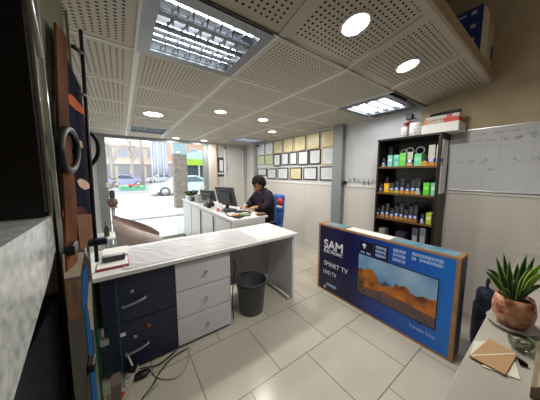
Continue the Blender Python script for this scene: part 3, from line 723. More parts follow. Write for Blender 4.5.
cw = thing('wall_camera', (2.76, q.y, q.z), 'small black cube on a grey bracket high above the dotted pots', 'camera')
MB().box(2.67, 2.73, q.y - .03, q.y + .03, q.z - .03, q.z + .03, .006, ).build('body', M_black, cw)
MB().box(2.73, WX, q.y - .012, q.y + .012, q.z - .01, q.z + .01).build('bracket', M_grey, cw)
y0, y1 = atx(421, 135, 2.56).y, .60
t = thing('white_box', (2.66, (y0 + y1) / 2, BZ), 'long white cardboard box at the right end of the bookcase top', 'box')
MB().box(2.56, 2.79, y1, y0, BZ, 1.955, .003).build('carton', M_paper, t)
t = thing('device_box', (2.67, .75, 1.955), 'red and orange printed box lying on the long white box', 'box')
MB().box(2.575, 2.78, .61, .885, 1.955, 2.0, .002).build('carton', mat('box_mix', '8C8678', .5, noise=('C8C4B8', 40)), t)
MB().box(2.573, 2.575, .61, .72, 1.957, 1.998).box(2.573, 2.782, .608, .61, 1.957, 1.998).build('red_end', mat('box_red', 'C8382C', .5), t)
MB().box(2.573, 2.575, .845, .883, 1.957, 1.998).build('orange_end', mat('box_orange', 'D88A58', .5), t)
t = thing('device_box', (2.68, .75, 2.0), 'white box on the red printed box, topmost of the stack', 'box')
MB().box(2.58, 2.77, .605, .87, 2.0, 2.032, .003).build('carton', mat('offwhite', 'CFCBC0', .5), t)
MB().box(2.578, 2.58, .66, .70, 2.005, 2.028).build('red_label', MATS['box_red'], t)
kb = MB(); 
for k in range(5): kb.tube([(2.60 + .03 * k, .60 + .01 * k, 2.045), (2.59 + .02 * k, .68, 2.049), (2.595 + .03 * k, .76, 2.049), (2.60 + .02 * k, .84 + .01 * k, 2.045)], .014, 6)
tag(kb.build('cable_bundle', M_black), 'black bundle of cables lying on the topmost white box', 'cables')

# ================================================================== WHITEBOARD
t = thing('whiteboard', (WX - .02, .06, 1.29), 'large white planning board with handwriting on the right wall', 'whiteboard')
wb = mat('whiteboard_face', 'C6CACE', .12)
MB().box(WX - .028, WX - .012, -.60, .70, 1.30, 1.88).build('board', wb, t)
MB().box(WX - .032, WX - .012, -.615, .715, 1.288, 1.30, .002).box(WX - .032, WX - .012, -.615, .715, 1.88, 1.892, .002).box(WX - .032, WX - .012, .70, .713, 1.30, 1.88).box(WX - .032, WX - .012, -.615, -.60, 1.30, 1.88).build('frame', M_alu, t)
XW = WX - .0285; gl = MB()
for k in range(14): gl.box(XW - .0003, XW + .001, .62 - k * .09, .6208 - k * .09, 1.32, 1.86)
for zz in (1.56, 1.605, 1.72, 1.84): gl.box(XW - .0003, XW + .001, -.58, .67, zz, zz + .0012)
gl.build('ruled_lines', mat('faint_line', '9CA2A8', .4), t)
hw = MB(); hg = MB(); rr = random.Random(5)
def scrib(mb, y, zz, n, s=.018):
    for _ in range(n):
        pts = [Vector((XW - .001, y - .012 * k, zz + rr.uniform(-s, s) * (1 if k % 2 else .4))) for k in range(5)]
        mb.tube(pts, .0014, 4); y -= .075 + rr.random() * .03
    return y
for zz, y, n in ((1.775, .62, 5), (1.79, .2, 4), (1.582, .64, 3), (1.582, .27, 3), (1.582, -.15, 3), (1.50, .42, 1), (1.752, -.1, 3), (1.81, .0, 5), (1.83, .50, 3)): scrib(hw, y, zz, n)
for zz, y, n in ((1.775, .28, 5), (1.80, -.08, 3)): scrib(hg, y, zz, n)
hw.build('handwriting', mat('ink_black', '33363C', .4), t); hg.build('handwriting', mat('ink_green', '3C5A4C', .4), t)
# wall organiser: black socket and key hooks left of the bookcase
q = atx(344, 183, WX - .03)
t = thing('wall_socket', (WX - .03, q.y, q.z - .03), 'small black box on the wall rail beside the grey column', 'socket')
MB().box(WX - .065, WX - .0, q.y - .028, q.y + .028, 1.293, 1.35, .005).build('body', M_black, t)
MB().cyl((WX - .067, q.y, 1.325), (WX - .064, q.y, 1.325), .012).build('face', M_dgrey, t)
t = thing('key_rail', (WX - .01, 1.70, 1.33), 'thin key rail with little hooks and keys on the wall left of bookcase', 'key rail')
MB().box(WX - .012, WX, 1.48, 1.90, 1.338, 1.346).build('rail', M_alu, t)
for k, y in enumerate((1.86, 1.79, 1.72, 1.64, 1.57, 1.51)):
    h = MB().tube([(WX - .005, y, 1.345), (WX - .02, y, 1.35), (WX - .022, y, 1.37), (WX - .01, y, 1.385)], .0035, 6).build('hook', M_dgrey, t)
    if k in (1, 3, 4): MB().box(WX - .02, WX - .016, y - .008, y + .008, 1.30 if k != 1 else 1.352, 1.338 if k != 1 else 1.40, .002).build('key', M_dgrey, h)

# ================================================================== CERTIFICATES
M_cpap = mat('cert_paper', 'DCE0E4', .35, noise=('C8D0D8', 30)); M_cyel = mat('cert_cream', 'D8CCA4', .35, noise=('CDBF92', 30)); M_cgrn = mat('cert_green', 'CCD8B0', .35, noise=('B8CC98', 25))
M_fblk = mat('frame_black', '23201F', .3); M_fthin = mat('frame_tan', '8A7A5A', .4)
def cert(y0, y1, z0, z1, pm, fm, bw, label, grp, plane='x'):
    t = thing('framed_certificate', (WX - .012, (y0 + y1) / 2, z0) if plane == 'x' else ((y0 + y1) / 2, YF - .012, z0), label, 'certificate', grp)
    d = .018
    def bx(mb, a, b, c, e, off, th):
        if plane == 'x': mb.box(WX - off - th, WX - off, a, b, c, e)
        else: mb.box(a, b, YF - off - th, YF - off, c, e)
        return mb
    f = MB(); bx(f, y0, y1, z0, z0 + bw, 0, d); bx(f, y0, y1, z1 - bw, z1, 0, d); bx(f, y0, y0 + bw, z0 + bw, z1 - bw, 0, d); bx(f, y1 - bw, y1, z0 + bw, z1 - bw, 0, d); f.build('frame', fm, t)
    bx(MB(), y0 + bw, y1 - bw, z0 + bw, z1 - bw, 0, .012).build('paper', pm, t)
    ln = MB(); w_ = y1 - y0; h_ = z1 - z0
    for k in range(6):
        ww = w_ * (.5 - .05 * (k % 3)) / 2; c = (y0 + y1) / 2; zz = z1 - h_ * (.26 + .09 * k)
        bx(ln, c - ww, c + ww, zz - h_ * .012, zz, .0118, .001)
    ln.build('printed_lines', mat('print_grey', '9A9EA2', .5), t)
ordn = ['first', 'second', 'third', 'fourth', 'fifth', 'sixth', 'seventh', 'eighth']
def zr(l): return [(240 + a / 5.4, 120 + b / 5.4, 240 + c / 5.4, 120 + d / 5.4) for a, b, c, d in l]
top = zr([(100, 130, 135, 168), (140, 112, 180, 163), (185, 103, 230, 155), (237, 92, 288, 148), (297, 78, 356, 140), (364, 62, 432, 130), (440, 42, 518, 118)])
mid = zr([(98, 190, 135, 238), (140, 175, 180, 240), (185, 170, 220, 250), (226, 160, 264, 244), (270, 152, 310, 243), (316, 145, 370, 243), (376, 130, 437, 240), (443, 118, 512, 240)])
bot = zr([(98, 262, 145, 300), (150, 262, 198, 318), (206, 258, 262, 320), (272, 256, 335, 322), (345, 254, 418, 323), (434, 250, 517, 327)])
for k, (a, b, c, d) in enumerate(top):
    p, q = atx(a, (b + d) / 2, WX), atx(c, (b + d) / 2, WX); zt = min(2.175, atx((a + c) / 2, b, WX).z); zb = atx((a + c) / 2, d, WX).z
    cert(q.y, p.y, 1.895, 2.165, M_cpap if k < 2 else M_cyel, M_fthin, .008, 'cream unframed-looking certificate, %s from left in the top row of the right wall' % ordn[k], 'certificates in the top row')
for k, (a, b, c, d) in enumerate(mid):
    p, q = atx(a, 165, WX), atx(c, 165, WX); z0 = atx((a + c) / 2, d, WX).z; z1 = atx((a + c) / 2, b, WX).z
    z1 = min(z1, 1.885)
    fm, bw = ((M_fthin, .006) if k < 2 else (M_fblk, .022) if k < 7 else (M_cyel, .02))
    cert(q.y, p.y, z0, z1, M_cgrn if k < 2 else M_cpap, fm, bw, '%s certificate, %s from left in the middle row of the right wall' % ('greenish' if k < 2 else 'black-framed' if k < 7 else 'yellow-bordered', ordn[k]), 'certificates in the middle row')
for k, (a, b, c, d) in enumerate(bot):
    p, q = atx(a, 173, WX), atx(c, 173, WX); z0 = atx((a + c) / 2, d, WX).z; z1 = atx((a + c) / 2, b, WX).z
    cert(q.y, p.y, z0, z1, M_cyel if k in (3,) else M_cpap, M_fblk, .02, 'dark-framed landscape certificate, %s from left in the bottom row' % ordn[k], 'certificates in the bottom row')
# three frames between the white door and the corner column
for k, (z0, z1) in enumerate(((1.87, 2.08), (1.60, 1.80), (1.36, 1.55))):
    cert(2.735, 2.815 if False else 2.81, z0, z1, M_cpap, M_fthin, .008, 'narrow certificate on the front wall beside the corner column, %s' % ('top one', 'middle one', 'bottom one')[k], 'certificates by the white door', 'y')
t = thing('flat_sheet', (2.06, YF, 1.38), 'dark and white poster on the front wall left of the white door', 'poster')
MB().box(1.99, 2.15, YF - .006, YF, 1.38, 1.86).build('sheet', mat('poster_dark', '3A3638', .4), t)
MB().box(2.04, 2.13, YF - .008, YF - .006, 1.52, 1.80).box(2.0, 2.14, YF - .008, YF - .006, 1.44, 1.48).build('white_panel', M_paper, t)
q = atx(258.5, 146, WX - .09)
t = thing('security_camera', (q.x, q.y, q.z), 'small black security camera at the top of the corner column', 'camera')
MB().box(q.x - .05, q.x + .02, q.y - .02, q.y + .02, q.z - .02, q.z + .02, .005).build('body', M_black, t); MB().cyl((q.x, q.y, q.z + .02), (q.x, q.y, CZ), .008).build('stem', M_black, t)

# ================================================================== LONG COUNTER
KZ, KX0, KX1, KY0, KY1 = .88, 1.10, 1.64, 2.36, 5.06
t = thing('sales_counter', (1.38, 3.6, 0), 'long white counter running from behind the desk to the shop window', 'counter')
MB().box(KX0 + .02, KX1 - .03, KY0 + .02, KY1 - .02, .06, KZ - .03, .002).build('body', M_white, t)
MB().box(KX0, KX1, KY0, KY1, KZ - .03, KZ, .004).build('countertop', M_white, t)
MB().box(KX0 + .05, KX1 - .06, KY0 + .05, KY1 - .05, 0, .06).build('plinth', M_inner, t)
M_kp = mat('counter_panel', 'D4D8DA', .25)
for y0 in (2.44, 3.08, 3.72, 4.36): MB().box(KX0 + .012, KX0 + .02, y0, y0 + .58, .12, KZ - .06, .002).build('front_panel', M_kp, t)
for y0 in (3.05, 3.69): MB().cyl((KX0 + .0, y0, .14), (KX0 + .0, y0, KZ - .06), .008).build('edge_strip', M_dgrey, t)
# monitors
def monitor(c, rot, w_, h_, label, nm='computer_monitor'):
    t = thing(nm, c, label, 'monitor', 'monitors on the counter')
    R = Matrix.Translation(c) @ Matrix.Rotation(rot, 4, 'Z')
    T = R @ Matrix.Translation((0, 0, .07)) @ Matrix.Rotation(math.radians(-15), 4, 'X')
    MB().box(-w_ / 2, w_ / 2, -.012, .012, 0, h_, .005, T).build('screen_case', M_dgrey, t)
    MB().box(-w_ * .3, w_ * .3, .012, .04, h_ * .15, h_ * .75, .01, T).build('back_hump', M_dgrey, t)
    MB().box(-w_ / 2 + .012, w_ / 2 - .012, -.0135, -.012, .015, h_ - .012, 0, T).build('screen', M_blk2, t)
    MB().box(-.03, .03, .0, .025, 0.012, .2, .004, R).build('stand', M_black, t)
    MB().lathe([(0, 0), (.11, 0), (.105, .012), (0, .012)], (0, 0, 0), 24, R, 1, .75).build('foot', M_black, t)
q = aty(229, 200, 3.25)
monitor((1.38, 3.12, KZ), math.radians(106), .44, .31, 'dark grey computer monitor seen from behind, in front of the seated man')
monitor((1.33, 3.86, KZ), math.radians(112), .38, .21, 'smaller black monitor behind the dark grey one on the counter')
t = thing('label_printer', (1.28, 4.25, KZ), 'pale grey printer on the counter left of the black monitor', 'printer')
MB().box(1.20, 1.40, 4.13, 4.37, KZ, KZ + .14, .012).build('body', mat('printer_grey', '9CA29F', .5), t)
MB().box(1.22, 1.38, 4.16, 4.34, KZ + .14, KZ + .16, .004).build('lid', M_dgrey, t)
MB().strip([[(1.24, 4.18 + .15 * u, KZ + .16 + .0 * u) for u in (0, .5, 1)], [(1.30, 4.19 + .15 * u, KZ + .26) for u in (0, .5, 1)], [(1.38, 4.18 + .15 * u, KZ + .32) for u in (0, .5, 1)]], .002).build('paper_feed', M_paper, t)
t = thing('display_stand', (1.20, 3.02, KZ), 'white and red leaflet stand on the counter left of the monitor', 'leaflet stand')
MB().prism([(1.17, 2.95, KZ), (1.23, 2.95, KZ), (1.21, 2.95, KZ + .13), (1.20, 2.95, KZ + .13)], (0, .13, 0), .002).build('leaflet', M_paper, t)
MB().prism([(1.166, 2.96, KZ + .012), (1.172, 2.96, KZ + .012), (1.182, 2.96, KZ + .05), (1.176, 2.96, KZ + .05)], (0, .11, 0)).build('red_print', MATS['box_red'], t)
t = thing('pen_holder', (1.19, 3.46, KZ), 'dark pen holder with pens left of the grey monitor', 'pen holder')
MB().lathe([(0, 0), (.035, 0), (.038, .09), (.034, .09), (.031, .008), (0, .008)], (1.19, 3.46, KZ), 18).build('cup', M_black, t)
for k in range(4): MB().cyl((1.19 + .01 * math.cos(k * 1.7), 3.46 + .01 * math.sin(k * 1.7), KZ + .01), (1.19 + .035 * math.cos(k * 1.7), 3.46 + .035 * math.sin(k * 1.7), KZ + .16), .004, seg=8).build('pen', (M_navy, M_alu, MATS['red_switch'], M_black)[k], t)
t = thing('desk_telephone', (1.24, 3.62, KZ), 'black desk telephone on the counter by the pen holder', 'telephone')
MB().prism([(1.17, 3.54, KZ), (1.31, 3.54, KZ), (1.31, 3.54, KZ + .06), (1.17, 3.54, KZ + .025)], (0, .18, 0), .004).build('base', M_black, t)
MB().tube([(1.20, 3.575, KZ + .07), (1.25, 3.575, KZ + .085), (1.30, 3.575, KZ + .08)], .017).build('handset', M_dgrey, t)
t = thing('desk_gadget', (1.22, 4.53, KZ), 'dark box device on the counter near the plant', 'device')
MB().box(1.15, 1.32, 4.44, 4.62, KZ, KZ + .09, .01).build('body', M_dgrey, t); MB().box(1.148, 1.15, 4.46, 4.60, KZ + .02, KZ + .07).build('front', mat('slate_blue', '5A6A88', .3), t)
# papers and clutter in front of the man
def papers(cx, cy, w_, l_, rot, h, m, label, nm='paper_sheet', cat='paper', zb=KZ):
    R = Matrix.Translation((cx, cy, zb)) @ Matrix.Rotation(rot, 4, 'Z')
    return tag(MB().box(-w_ / 2, w_ / 2, -l_ / 2, l_ / 2, 0, h, 0, R).build(nm, m), label, cat, 'papers on the long counter')
papers(1.50, 2.50, .21, .15, .3, .012, M_paper, 'white paper pile at the near end of the counter')
papers(1.36, 2.52, .16, .11, -.4, .02, mat('green_pad', '5A7A5E', .6), 'dark green pad at the near end of the counter', 'note_pad', 'pad')
papers(1.52, 2.66, .15, .12, .9, .018, mat('tan_book', 'B09A6E', .6), 'tan receipt book under the man hands', 'receipt_book', 'book')
papers(1.30, 2.72, .2, .14, .15, .014, M_paper, 'white sheets beside the orange tape on the counter')
papers(1.41, 2.82, .14, .1, -.2, .02, M_navy, 'dark blue notebook between papers on the counter', 'notebook', 'notebook')
papers(1.56, 2.42, .13, .09, .1, .03, mat('brown_pad', '6A4A34', .6), 'thick brown pad at the right corner of the counter end', 'note_pad', 'pad')
papers(1.24, 2.46, .12, .1, .5, .022, M_black, 'black wallet-like case at the left corner of the counter end', 'case', 'case')
papers(1.44, 2.62, .2, .13, -.15, .02, mat('cream_form', 'D6CCB0', .6), 'cream forms in the middle of the cluttered counter end')
papers(1.31, 2.88, .12, .16, .2, .05, M_dgrey, 'dark grey box in front of the monitor foot', 'small_box', 'box')
papers(1.45, 2.74, .14, .1, .5, .012, mat('pale_blue', 'B0C0D4', .6), 'pale blue slip beside the man left hand')
tag(MB().tube([(1.20, 2.95, KZ + .02), (1.24, 2.80, KZ + .05), (1.30, 2.64, KZ + .035), (1.40, 2.56, KZ + .05), (1.46, 2.5, KZ + .03)], .011).build('counter_cable', M_black), 'thick black cable lying over the papers on the counter', 'cable')
tag(MB().tube([(1.24 + .032 * math.cos(2 * PI * k / 12), 2.58 + .032 * math.sin(2 * PI * k / 12), KZ + .012) for k in range(12)], .012, 8, True).build('tape_roll', mat('orange_tape', 'D87828', .4)), 'orange tape roll on the near part of the counter', 'tape')
tag(MB().tube([(1.22, 2.84, KZ + .1), (1.19, 2.78, KZ + .06), (1.17, 2.70, KZ + .012), (1.16, 2.60, KZ + .008), (1.2, 2.5, KZ + .008), (1.28, 2.44, KZ + .008)], .008).build('counter_cable', M_black), 'black cable looping along the left edge of the counter', 'cable')
# plant on the counter by the window
t = thing('potted_plant', (1.26, 4.80, KZ), 'bushy green plant in a white trough at the window end of the counter', 'plant')
MB().box(1.16, 1.36, 4.70, 4.94, KZ, KZ + .09, .01).build('trough', M_trim, t)
M_leaf = mat('leaf_dark', '2E4A2A', .5, noise=('4A6A3C', 12))
rr = random.Random(11); fo = MB()
for k in range(70):
    b = Vector((1.26 + rr.uniform(-.08, .08), 4.82 + rr.uniform(-.09, .09), KZ + .09)); a = rr.random() * 2 * PI; l = rr.uniform(.08, .2)
    d = Vector((math.cos(a), math.sin(a), rr.uniform(.3, 1.4))).normalized(); s_ = d.orthogonal().normalized() * .018
    fo.strip([[b, b + d * .002], [b + d * l * .5 - s_, b + d * l * .5 + s_], [b + d * l * .8 - s_ * .7, b + d * l * .8 + s_ * .7 - Vector((0, 0, .01))], [b + d * l - Vector((0, 0, .02)), b + d * l * 1.001 - Vector((0, 0, .02))]], .001)
tag(fo.build('foliage', M_leaf, t), kind='stuff')

# ================================================================== MAN + CHAIR
def skin_mesh(name, joints, bones, m, parent, sub=2, smooth=True):
    me = bpy.data.meshes.new(name); keys = list(joints); idx = {k: i for i, k in enumerate(keys)}
    org = ORG[parent.name]
    me.from_pydata([Vector(joints[k][0]) - org for k in keys], [(idx[a], idx[b]) for a, b in bones], [])
    o = bpy.data.objects.new(name, me); COL.objects.link(o)
    md = o.modifiers.new('s', 'SKIN'); md.use_smooth_shade = True
    me.skin_vertices.new() if not me.skin_vertices else None
    for k in keys:
        sv = me.skin_vertices[0].data[idx[k]]; r = joints[k][1]; sv.radius = r if isinstance(r, tuple) else (r, r); sv.use_root = (idx[k] == 0)
    sb = o.modifiers.new('u', 'SUBSURF'); sb.levels = sub; sb.render_levels = sub
    dg = bpy.context.evaluated_depsgraph_get(); new = bpy.data.meshes.new_from_object(o.evaluated_get(dg))
    o.modifiers.clear(); o.data = new; new.name = name; new.materials.clear(); new.materials.append(m)
    o.parent = parent; ORG[o.name] = org; return o
MX, MY = 1.90, 2.80      # hips of the seated man; he faces -X
man = thing('person', (MX, MY, .0), 'man in dark plum jacket sitting at the counter, looking down and writing', 'person')
M_skin = mat('skin', 'A87858', .5); M_jack = mat('jacket_plum', '241A2A', .85, spec=.2, noise=('1C141F', 20)); M_trou = mat('trousers_dark', '1C1E28', .8); M_hair = mat('hair_black', '0E0B0A', .75, spec=.2)
J = {'pel': ((MX, MY, .56), .12), 'spi': ((MX - .02, MY, .76), .115), 'che': ((MX - .04, MY, .96), .125), 'nek': ((MX - .075, MY, 1.16), .052), 'hb': ((MX - .095, MY, 1.225), .052)}
B = [('pel', 'spi'), ('spi', 'che'), ('che', 'nek'), ('nek', 'hb')]
hands = {-1: (1.56, 2.68, KZ + .055), 1: (1.52, 2.86, KZ + .05)}
for s in (-1, 1):
    k = str(s); hx, hy, hz = hands[s]
    J.update({'sh' + k: ((MX - .05, MY + s * .165, 1.12), .062), 'el' + k: ((MX - .14, MY + s * .25, .93), .036), 'wr' + k: ((hx + .07, hy + s * .03, hz + .025), .023), 'pa' + k: ((hx + .015, hy, hz + .01), (.034, .018)),
              'hi' + k: ((MX - .02, MY + s * .09, .55), .088), 'kn' + k: ((MX - .22, MY + s * .11, .60), .065), 'an' + k: ((MX - .20, MY + s * .10, .12), .04), 'to' + k: ((MX - .33, MY + s * .11, .045), .038)})
    B += [('che', 'sh' + k), ('sh' + k, 'el' + k), ('el' + k, 'wr' + k), ('wr' + k, 'pa' + k), ('pel', 'hi' + k), ('hi' + k, 'kn' + k), ('kn' + k, 'an' + k), ('an' + k, 'to' + k)]
    for f in range(4):
        a = (f - 1.5) * .012; L_ = (.032, .04, .038, .028)[f]
        J['f%d' % f + k] = ((hx - .012, hy + a * 1.3, hz + .008), .0085); J['g%d' % f + k] = ((hx - .012 - L_ * .7, hy + a * 1.5, hz + .004), .0078); J['h%d' % f + k] = ((hx - .012 - L_ * 1.0, hy + a * 1.4, hz - .018), .007)
        B += [('pa' + k, 'f%d' % f + k), ('f%d' % f + k, 'g%d' % f + k), ('g%d' % f + k, 'h%d' % f + k)]
    J['t1' + k] = ((hx + .0, hy - s * .032, hz + .004), .0095); J['t2' + k] = ((hx - .03, hy - s * .035, hz - .008), .008)
    B += [('pa' + k, 't1' + k), ('t1' + k, 't2' + k)]
body = skin_mesh('body', J, B, M_skin, man)
# head joined into the body mesh: shaped ellipsoid with face features, tilted down
HC = Vector((MX - .125, MY, 1.295)); HT = Matrix.Translation(HC) @ Matrix.Rotation(math.radians(-34), 4, 'Y')
def head_bm():
    t = bmesh.new(); bmesh.ops.create_icosphere(t, subdivisions=4, radius=1)
    for v in t.verts:
        x, y, z = v.co
        fx = x * .095; fy = y * .076; fz = z * .118
        if z < 0: fy *= 1 + .22 * z; fx *= 1 + (.10 * z if x < 0 else .3 * z)
        if x < -.5: 
            fx -= .024 * math.exp(-((y / .16) ** 2) - (((z + .12) / .2) ** 2))         # nose
            fx += .014 * sum(math.exp(-(((y - s * .36) / .16) ** 2) - (((z - .06) / .12) ** 2)) for s in (-1, 1))   # eye sockets
            fx -= .006 * math.exp(-((y / .35) ** 2) - (((z + .5) / .09) ** 2))           # lips
            fx -= .009 * math.exp(-((y / .3) ** 2) - (((z + .88) / .15) ** 2))
        v.co = Vector((fx, fy, fz))
    for s in (-1, 1):
        e = bmesh.ops.create_icosphere(t, subdivisions=2, radius=1)['verts']
        for v in e: v.co = Vector((v.co.x * .018 + .008, v.co.y * .008 + s * .076, v.co.z * .03 - .005))
    bmesh.ops.transform(t, matrix=HT, verts=t.verts)
    bmesh.ops.translate(t, vec=-ORG[man.name], verts=t.verts)
    for f in t.faces: f.smooth = True
    return t
bmj = head_bm(); hm = bpy.data.meshes.new('h'); bmj.to_mesh(hm); bmj.free()
bb = bmesh.new(); bb.from_mesh(body.data); bb.from_mesh(hm); bb.to_mesh(body.data); bb.free()
def H(p): return HT @ Vector(p)
for s in (-1, 1):
    MB().blob(H((-.083, s * .029, .008)), .011, .011, .009).build('eye', mat('eye_dark', '1A1412', .2), man)
    MB().tube([H((-.094, s * .014, .03)), H((-.096, s * .03, .036)), H((-.085, s * .048, .03))], .005).build('eyebrow', M_hair, man)
MB().tube([H((-.094, -.02, -.058)), H((-.099, 0, -.056)), H((-.094, .02, -.058))], .004).build('mouth', mat('lips', '8A4A40', .5), man)
hr = MB()
def hairf(t):
    bmesh.ops.create_icosphere(t, subdivisions=4, radius=1)
    r_ = random.Random(3)
    for v in list(t.verts):
        x, y, z = v.co; k = 1 + r_.uniform(-.04, .04)
        v.co = Vector((x * .116 * k + .014, y * .097 * k, z * .130 * k + .016))
    kill = [v for v in t.verts if (v.co.x < -.06 and v.co.z < .05) or v.co.z < -.075 or (v.co.x < -.02 and v.co.z < .0)]
    bmesh.ops.delete(t, geom=kill, context='VERTS'); bmesh.ops.solidify(t, geom=list(t.faces), thickness=.012)
    bmesh.ops.transform(t, matrix=HT, verts=t.verts)
    for f in t.faces: f.smooth = True
hr._new(hairf); hr.build('hair', M_hair, man)
# jacket follows torso and arms
JJ = {'a': ((MX + .005, MY, .60), (.155, .16)), 'b': ((MX - .01, MY, .78), (.16, .15)), 'c': ((MX - .03, MY, 1.02), (.165, .17)), 'd': ((MX - .06, MY, 1.17), .11), 'e': ((MX - .08, MY, 1.225), .085)}
BB = [('a', 'b'), ('b', 'c'), ('c', 'd'), ('d', 'e')]
for s in (-1, 1):
    k = str(s); hx, hy, hz = hands[s]
    JJ.update({'s' + k: ((MX - .05, MY + s * .165, 1.12), .1), 'u' + k: ((MX - .09, MY + s * .22, 1.01), .086), 'l' + k: ((MX - .15, MY + s * .25, .94), .08), 'v' + k: ((MX - .20, MY + s * (.16 if s < 0 else .14), .95), .068), 'w' + k: ((hx + .075, hy + s * .033, hz + .03), .055)})
    BB += [('c', 's' + k), ('s' + k, 'u' + k), ('u' + k, 'l' + k), ('l' + k, 'v' + k), ('v' + k, 'w' + k)]
skin_mesh('jacket', JJ, BB, M_jack, man)
TJ = {'p': ((MX + .0, MY, .56), .135)}; TB = []
for s in (-1, 1):
    k = str(s)
    TJ.update({'h' + k: ((MX - .02, MY + s * .09, .55), .1), 'k' + k: ((MX - .22, MY + s * .11, .60), .082), 'a' + k: ((MX - .20, MY + s * .10, .14), .06)})
    TB += [('p', 'h' + k), ('h' + k, 'k' + k), ('k' + k, 'a' + k)]
skin_mesh('trousers', TJ, TB, M_trou, man)
for s in (-1, 1): MB().blob((MX - .25, MY + s * .105, .045), .13, .05, .045, 3).build('shoe', M_black, man)
hx, hy, hz = hands[1]; 
tag(MB().cyl((hx - .025, hy - .045, KZ + .004), (hx + .02, hy - .03, KZ + .13), .005, seg=8).build('pen', M_paper), 'white pen upright in the seated man hand', 'pen')
# blue office chair behind him
CX_, CY_ = MX + .01, MY
t = thing('office_chair', (CX_, CY_, 0), 'blue office chair with a red and white patterned back, behind the man', 'chair')
M_cb = mat('chair_blue', '2A55A8', .7, noise=('6C9CDC', 14))
MB().box(CX_ - .22, CX_ + .2, CY_ - .23, CY_ + .23, .36, .43, .025).build('seat', M_cb, t)
rows = []
for i in range(9):
    z_ = .55 + .55 * i / 8
    rows.append([(CX_ + .225 + .05 * (i / 8) - .04 * (1 - (2 * j / 8 - 1) ** 2) + 0.0, CY_ + (.17 - .03 * abs(i / 8 - .5)) * (2 * j / 8 - 1), z_ + .02 * (1 - (2 * j / 8 - 1) ** 2) * (i / 8)) for j in range(9)])
bk = MB().strip(rows, .05).build('backrest', M_cb, t)
MB().blob((CX_ + .232, CY_ - .08, .99), .034, .07, .065, 3).build('red_motif', mat('motif_red', 'C03038', .6), t)
MB().blob((CX_ + .230, CY_ - .06, .90), .03, .075, .035, 3).build('white_motif', mat('motif_white', 'D8DCE4', .6), t)
MB().box(CX_ + .27, CX_ + .295, CY_ - .04, CY_ + .04, .34, .9, .006).build('back_post', M_black, t)
MB().cyl((CX_, CY_, .08), (CX_, CY_, .36), .03).build('gas_lift', M_black, t)
for k in range(5):
    a = 2 * PI * k / 5 + .3
    l_ = MB().tube([(CX_, CY_, .10), (CX_ + .15 * math.cos(a), CY_ + .15 * math.sin(a), .09), (CX_ + .27 * math.cos(a), CY_ + .27 * math.sin(a), .07)], .02, 8).build('leg', M_black, t)
    MB().lathe([(0, -.012), (.03, -.012), (.03, .012), (0, .012)], (CX_ + .27 * math.cos(a), CY_ + .27 * math.sin(a), .03), 14, Matrix.Rotation(PI / 2, 4, 'X')).build('castor', M_dgrey, l_)

# ================================================================== TUB ARMCHAIR
ax, ay = .15, 3.12
t = thing('tub_armchair', (ax, ay, 0), 'pinkish grey tub armchair with curved back behind the desk', 'armchair')
M_tub = mat('tub_fabric', 'D2C8C4', .7, noise=('C6BAB6', 20)); M_tubi = mat('tub_inside', 'CDB9B4', .75)
def tub(r0, r1, zb, off=0):
    rows = []
    for i in range(33):
        a = PI - math.radians(150) + math.radians(300) * i / 32; k = (1 - math.cos((i / 32 - .5) * 2 * PI * .5 * 1.0)) ; u = abs(i / 32 - .5) * 2
        zt = .97 - .34 * u ** 1.25 + off
        rows.append([(ax + (r0 + (r1 - r0) * v) * math.cos(a), ay + (r0 + (r1 - r0) * v) * math.sin(a) * .95, zb + (zt - zb) * v) for v in (0, .2, .4, .6, .8, 1)])
    return rows
MB().strip(tub(.205, .278, .12), .042).build('shell', M_tub, t)
MB().strip(tub(.172, .234, .36, -.012), .012).build('lining', M_tubi, t)
MB().lathe([(0, .30), (.16, .30), (.18, .34), (.175, .42), (.15, .45), (0, .455)], (ax, ay, 0), 28).build('seat_cushion', M_tubi, t)
MB().lathe([(0, 0), (.19, 0), (.2, .03), (.2, .12), (0, .12)], (ax, ay, 0), 28).build('base', M_black, t)
# small side table with bottle, flower vase in the left corner
t = thing('side_table', (-.24, 3.75, 0), 'small pale side table in the left corner by the window', 'table')
MB().lathe([(0, .55), (.22, .55), (.22, .575), (0, .575)], (-.24, 3.75, 0), 28).build('table_top', M_trim, t)
MB().cyl((-.24, 3.75, .02), (-.24, 3.75, .55), .025).build('pole', M_alu, t); MB().lathe([(0, 0), (.15, 0), (.15, .02), (0, .02)], (-.24, 3.75, 0), 24).build('foot', M_alu, t)
q = aty(104.5, 240, 3.7)
t = thing('glass_bottle', (-.22, 3.68, .575), 'dark green bottle on the small side table', 'bottle')
MB().lathe([(0, 0), (.03, 0), (.032, .01), (.032, .12), (.012, .16), (.012, .2), (0, .2)], (-.22, 3.68, .575), 18).build('bottle_body', mat('bottle_green', '2C3A2A', .2), t); MB().cyl((-.22, 3.68, .775), (-.22, 3.68, .79), .014).build('cap', M_black, t)
t = thing('flower_stand', (-.16, 4.7, 0), 'slim stand with a round brown pot and white flowers by the left jamb', 'plant')
MB().cyl((-.16, 4.7, 0), (-.16, 4.7, .85), .03).box(-.23, -.09, 4.63, 4.77, .84, .86).build('stand', M_inner, t)
MB().lathe([(0, .86), (.05, .86), (.085, .93), (.07, 1.0), (.05, 1.01), (0, .99)], (-.16, 4.7, 0), 20).build('pot', mat('brown_pot', '6A4A3C', .4), t)
MB().box(-.20, -.12, 4.66, 4.74, 1.01, 1.16, .02).build('dark_wrap', M_dgrey, t)
fw_ = MB(); rr = random.Random(4)
for k in range(16): fw_.blob((-.16 + rr.uniform(-.07, .09), 4.7 + rr.uniform(-.08, .08), 1.2 + rr.uniform(0, .2)), .035, .035, .028, 2, .3)
tag(fw_.build('blossoms', M_paper, t), kind='stuff')

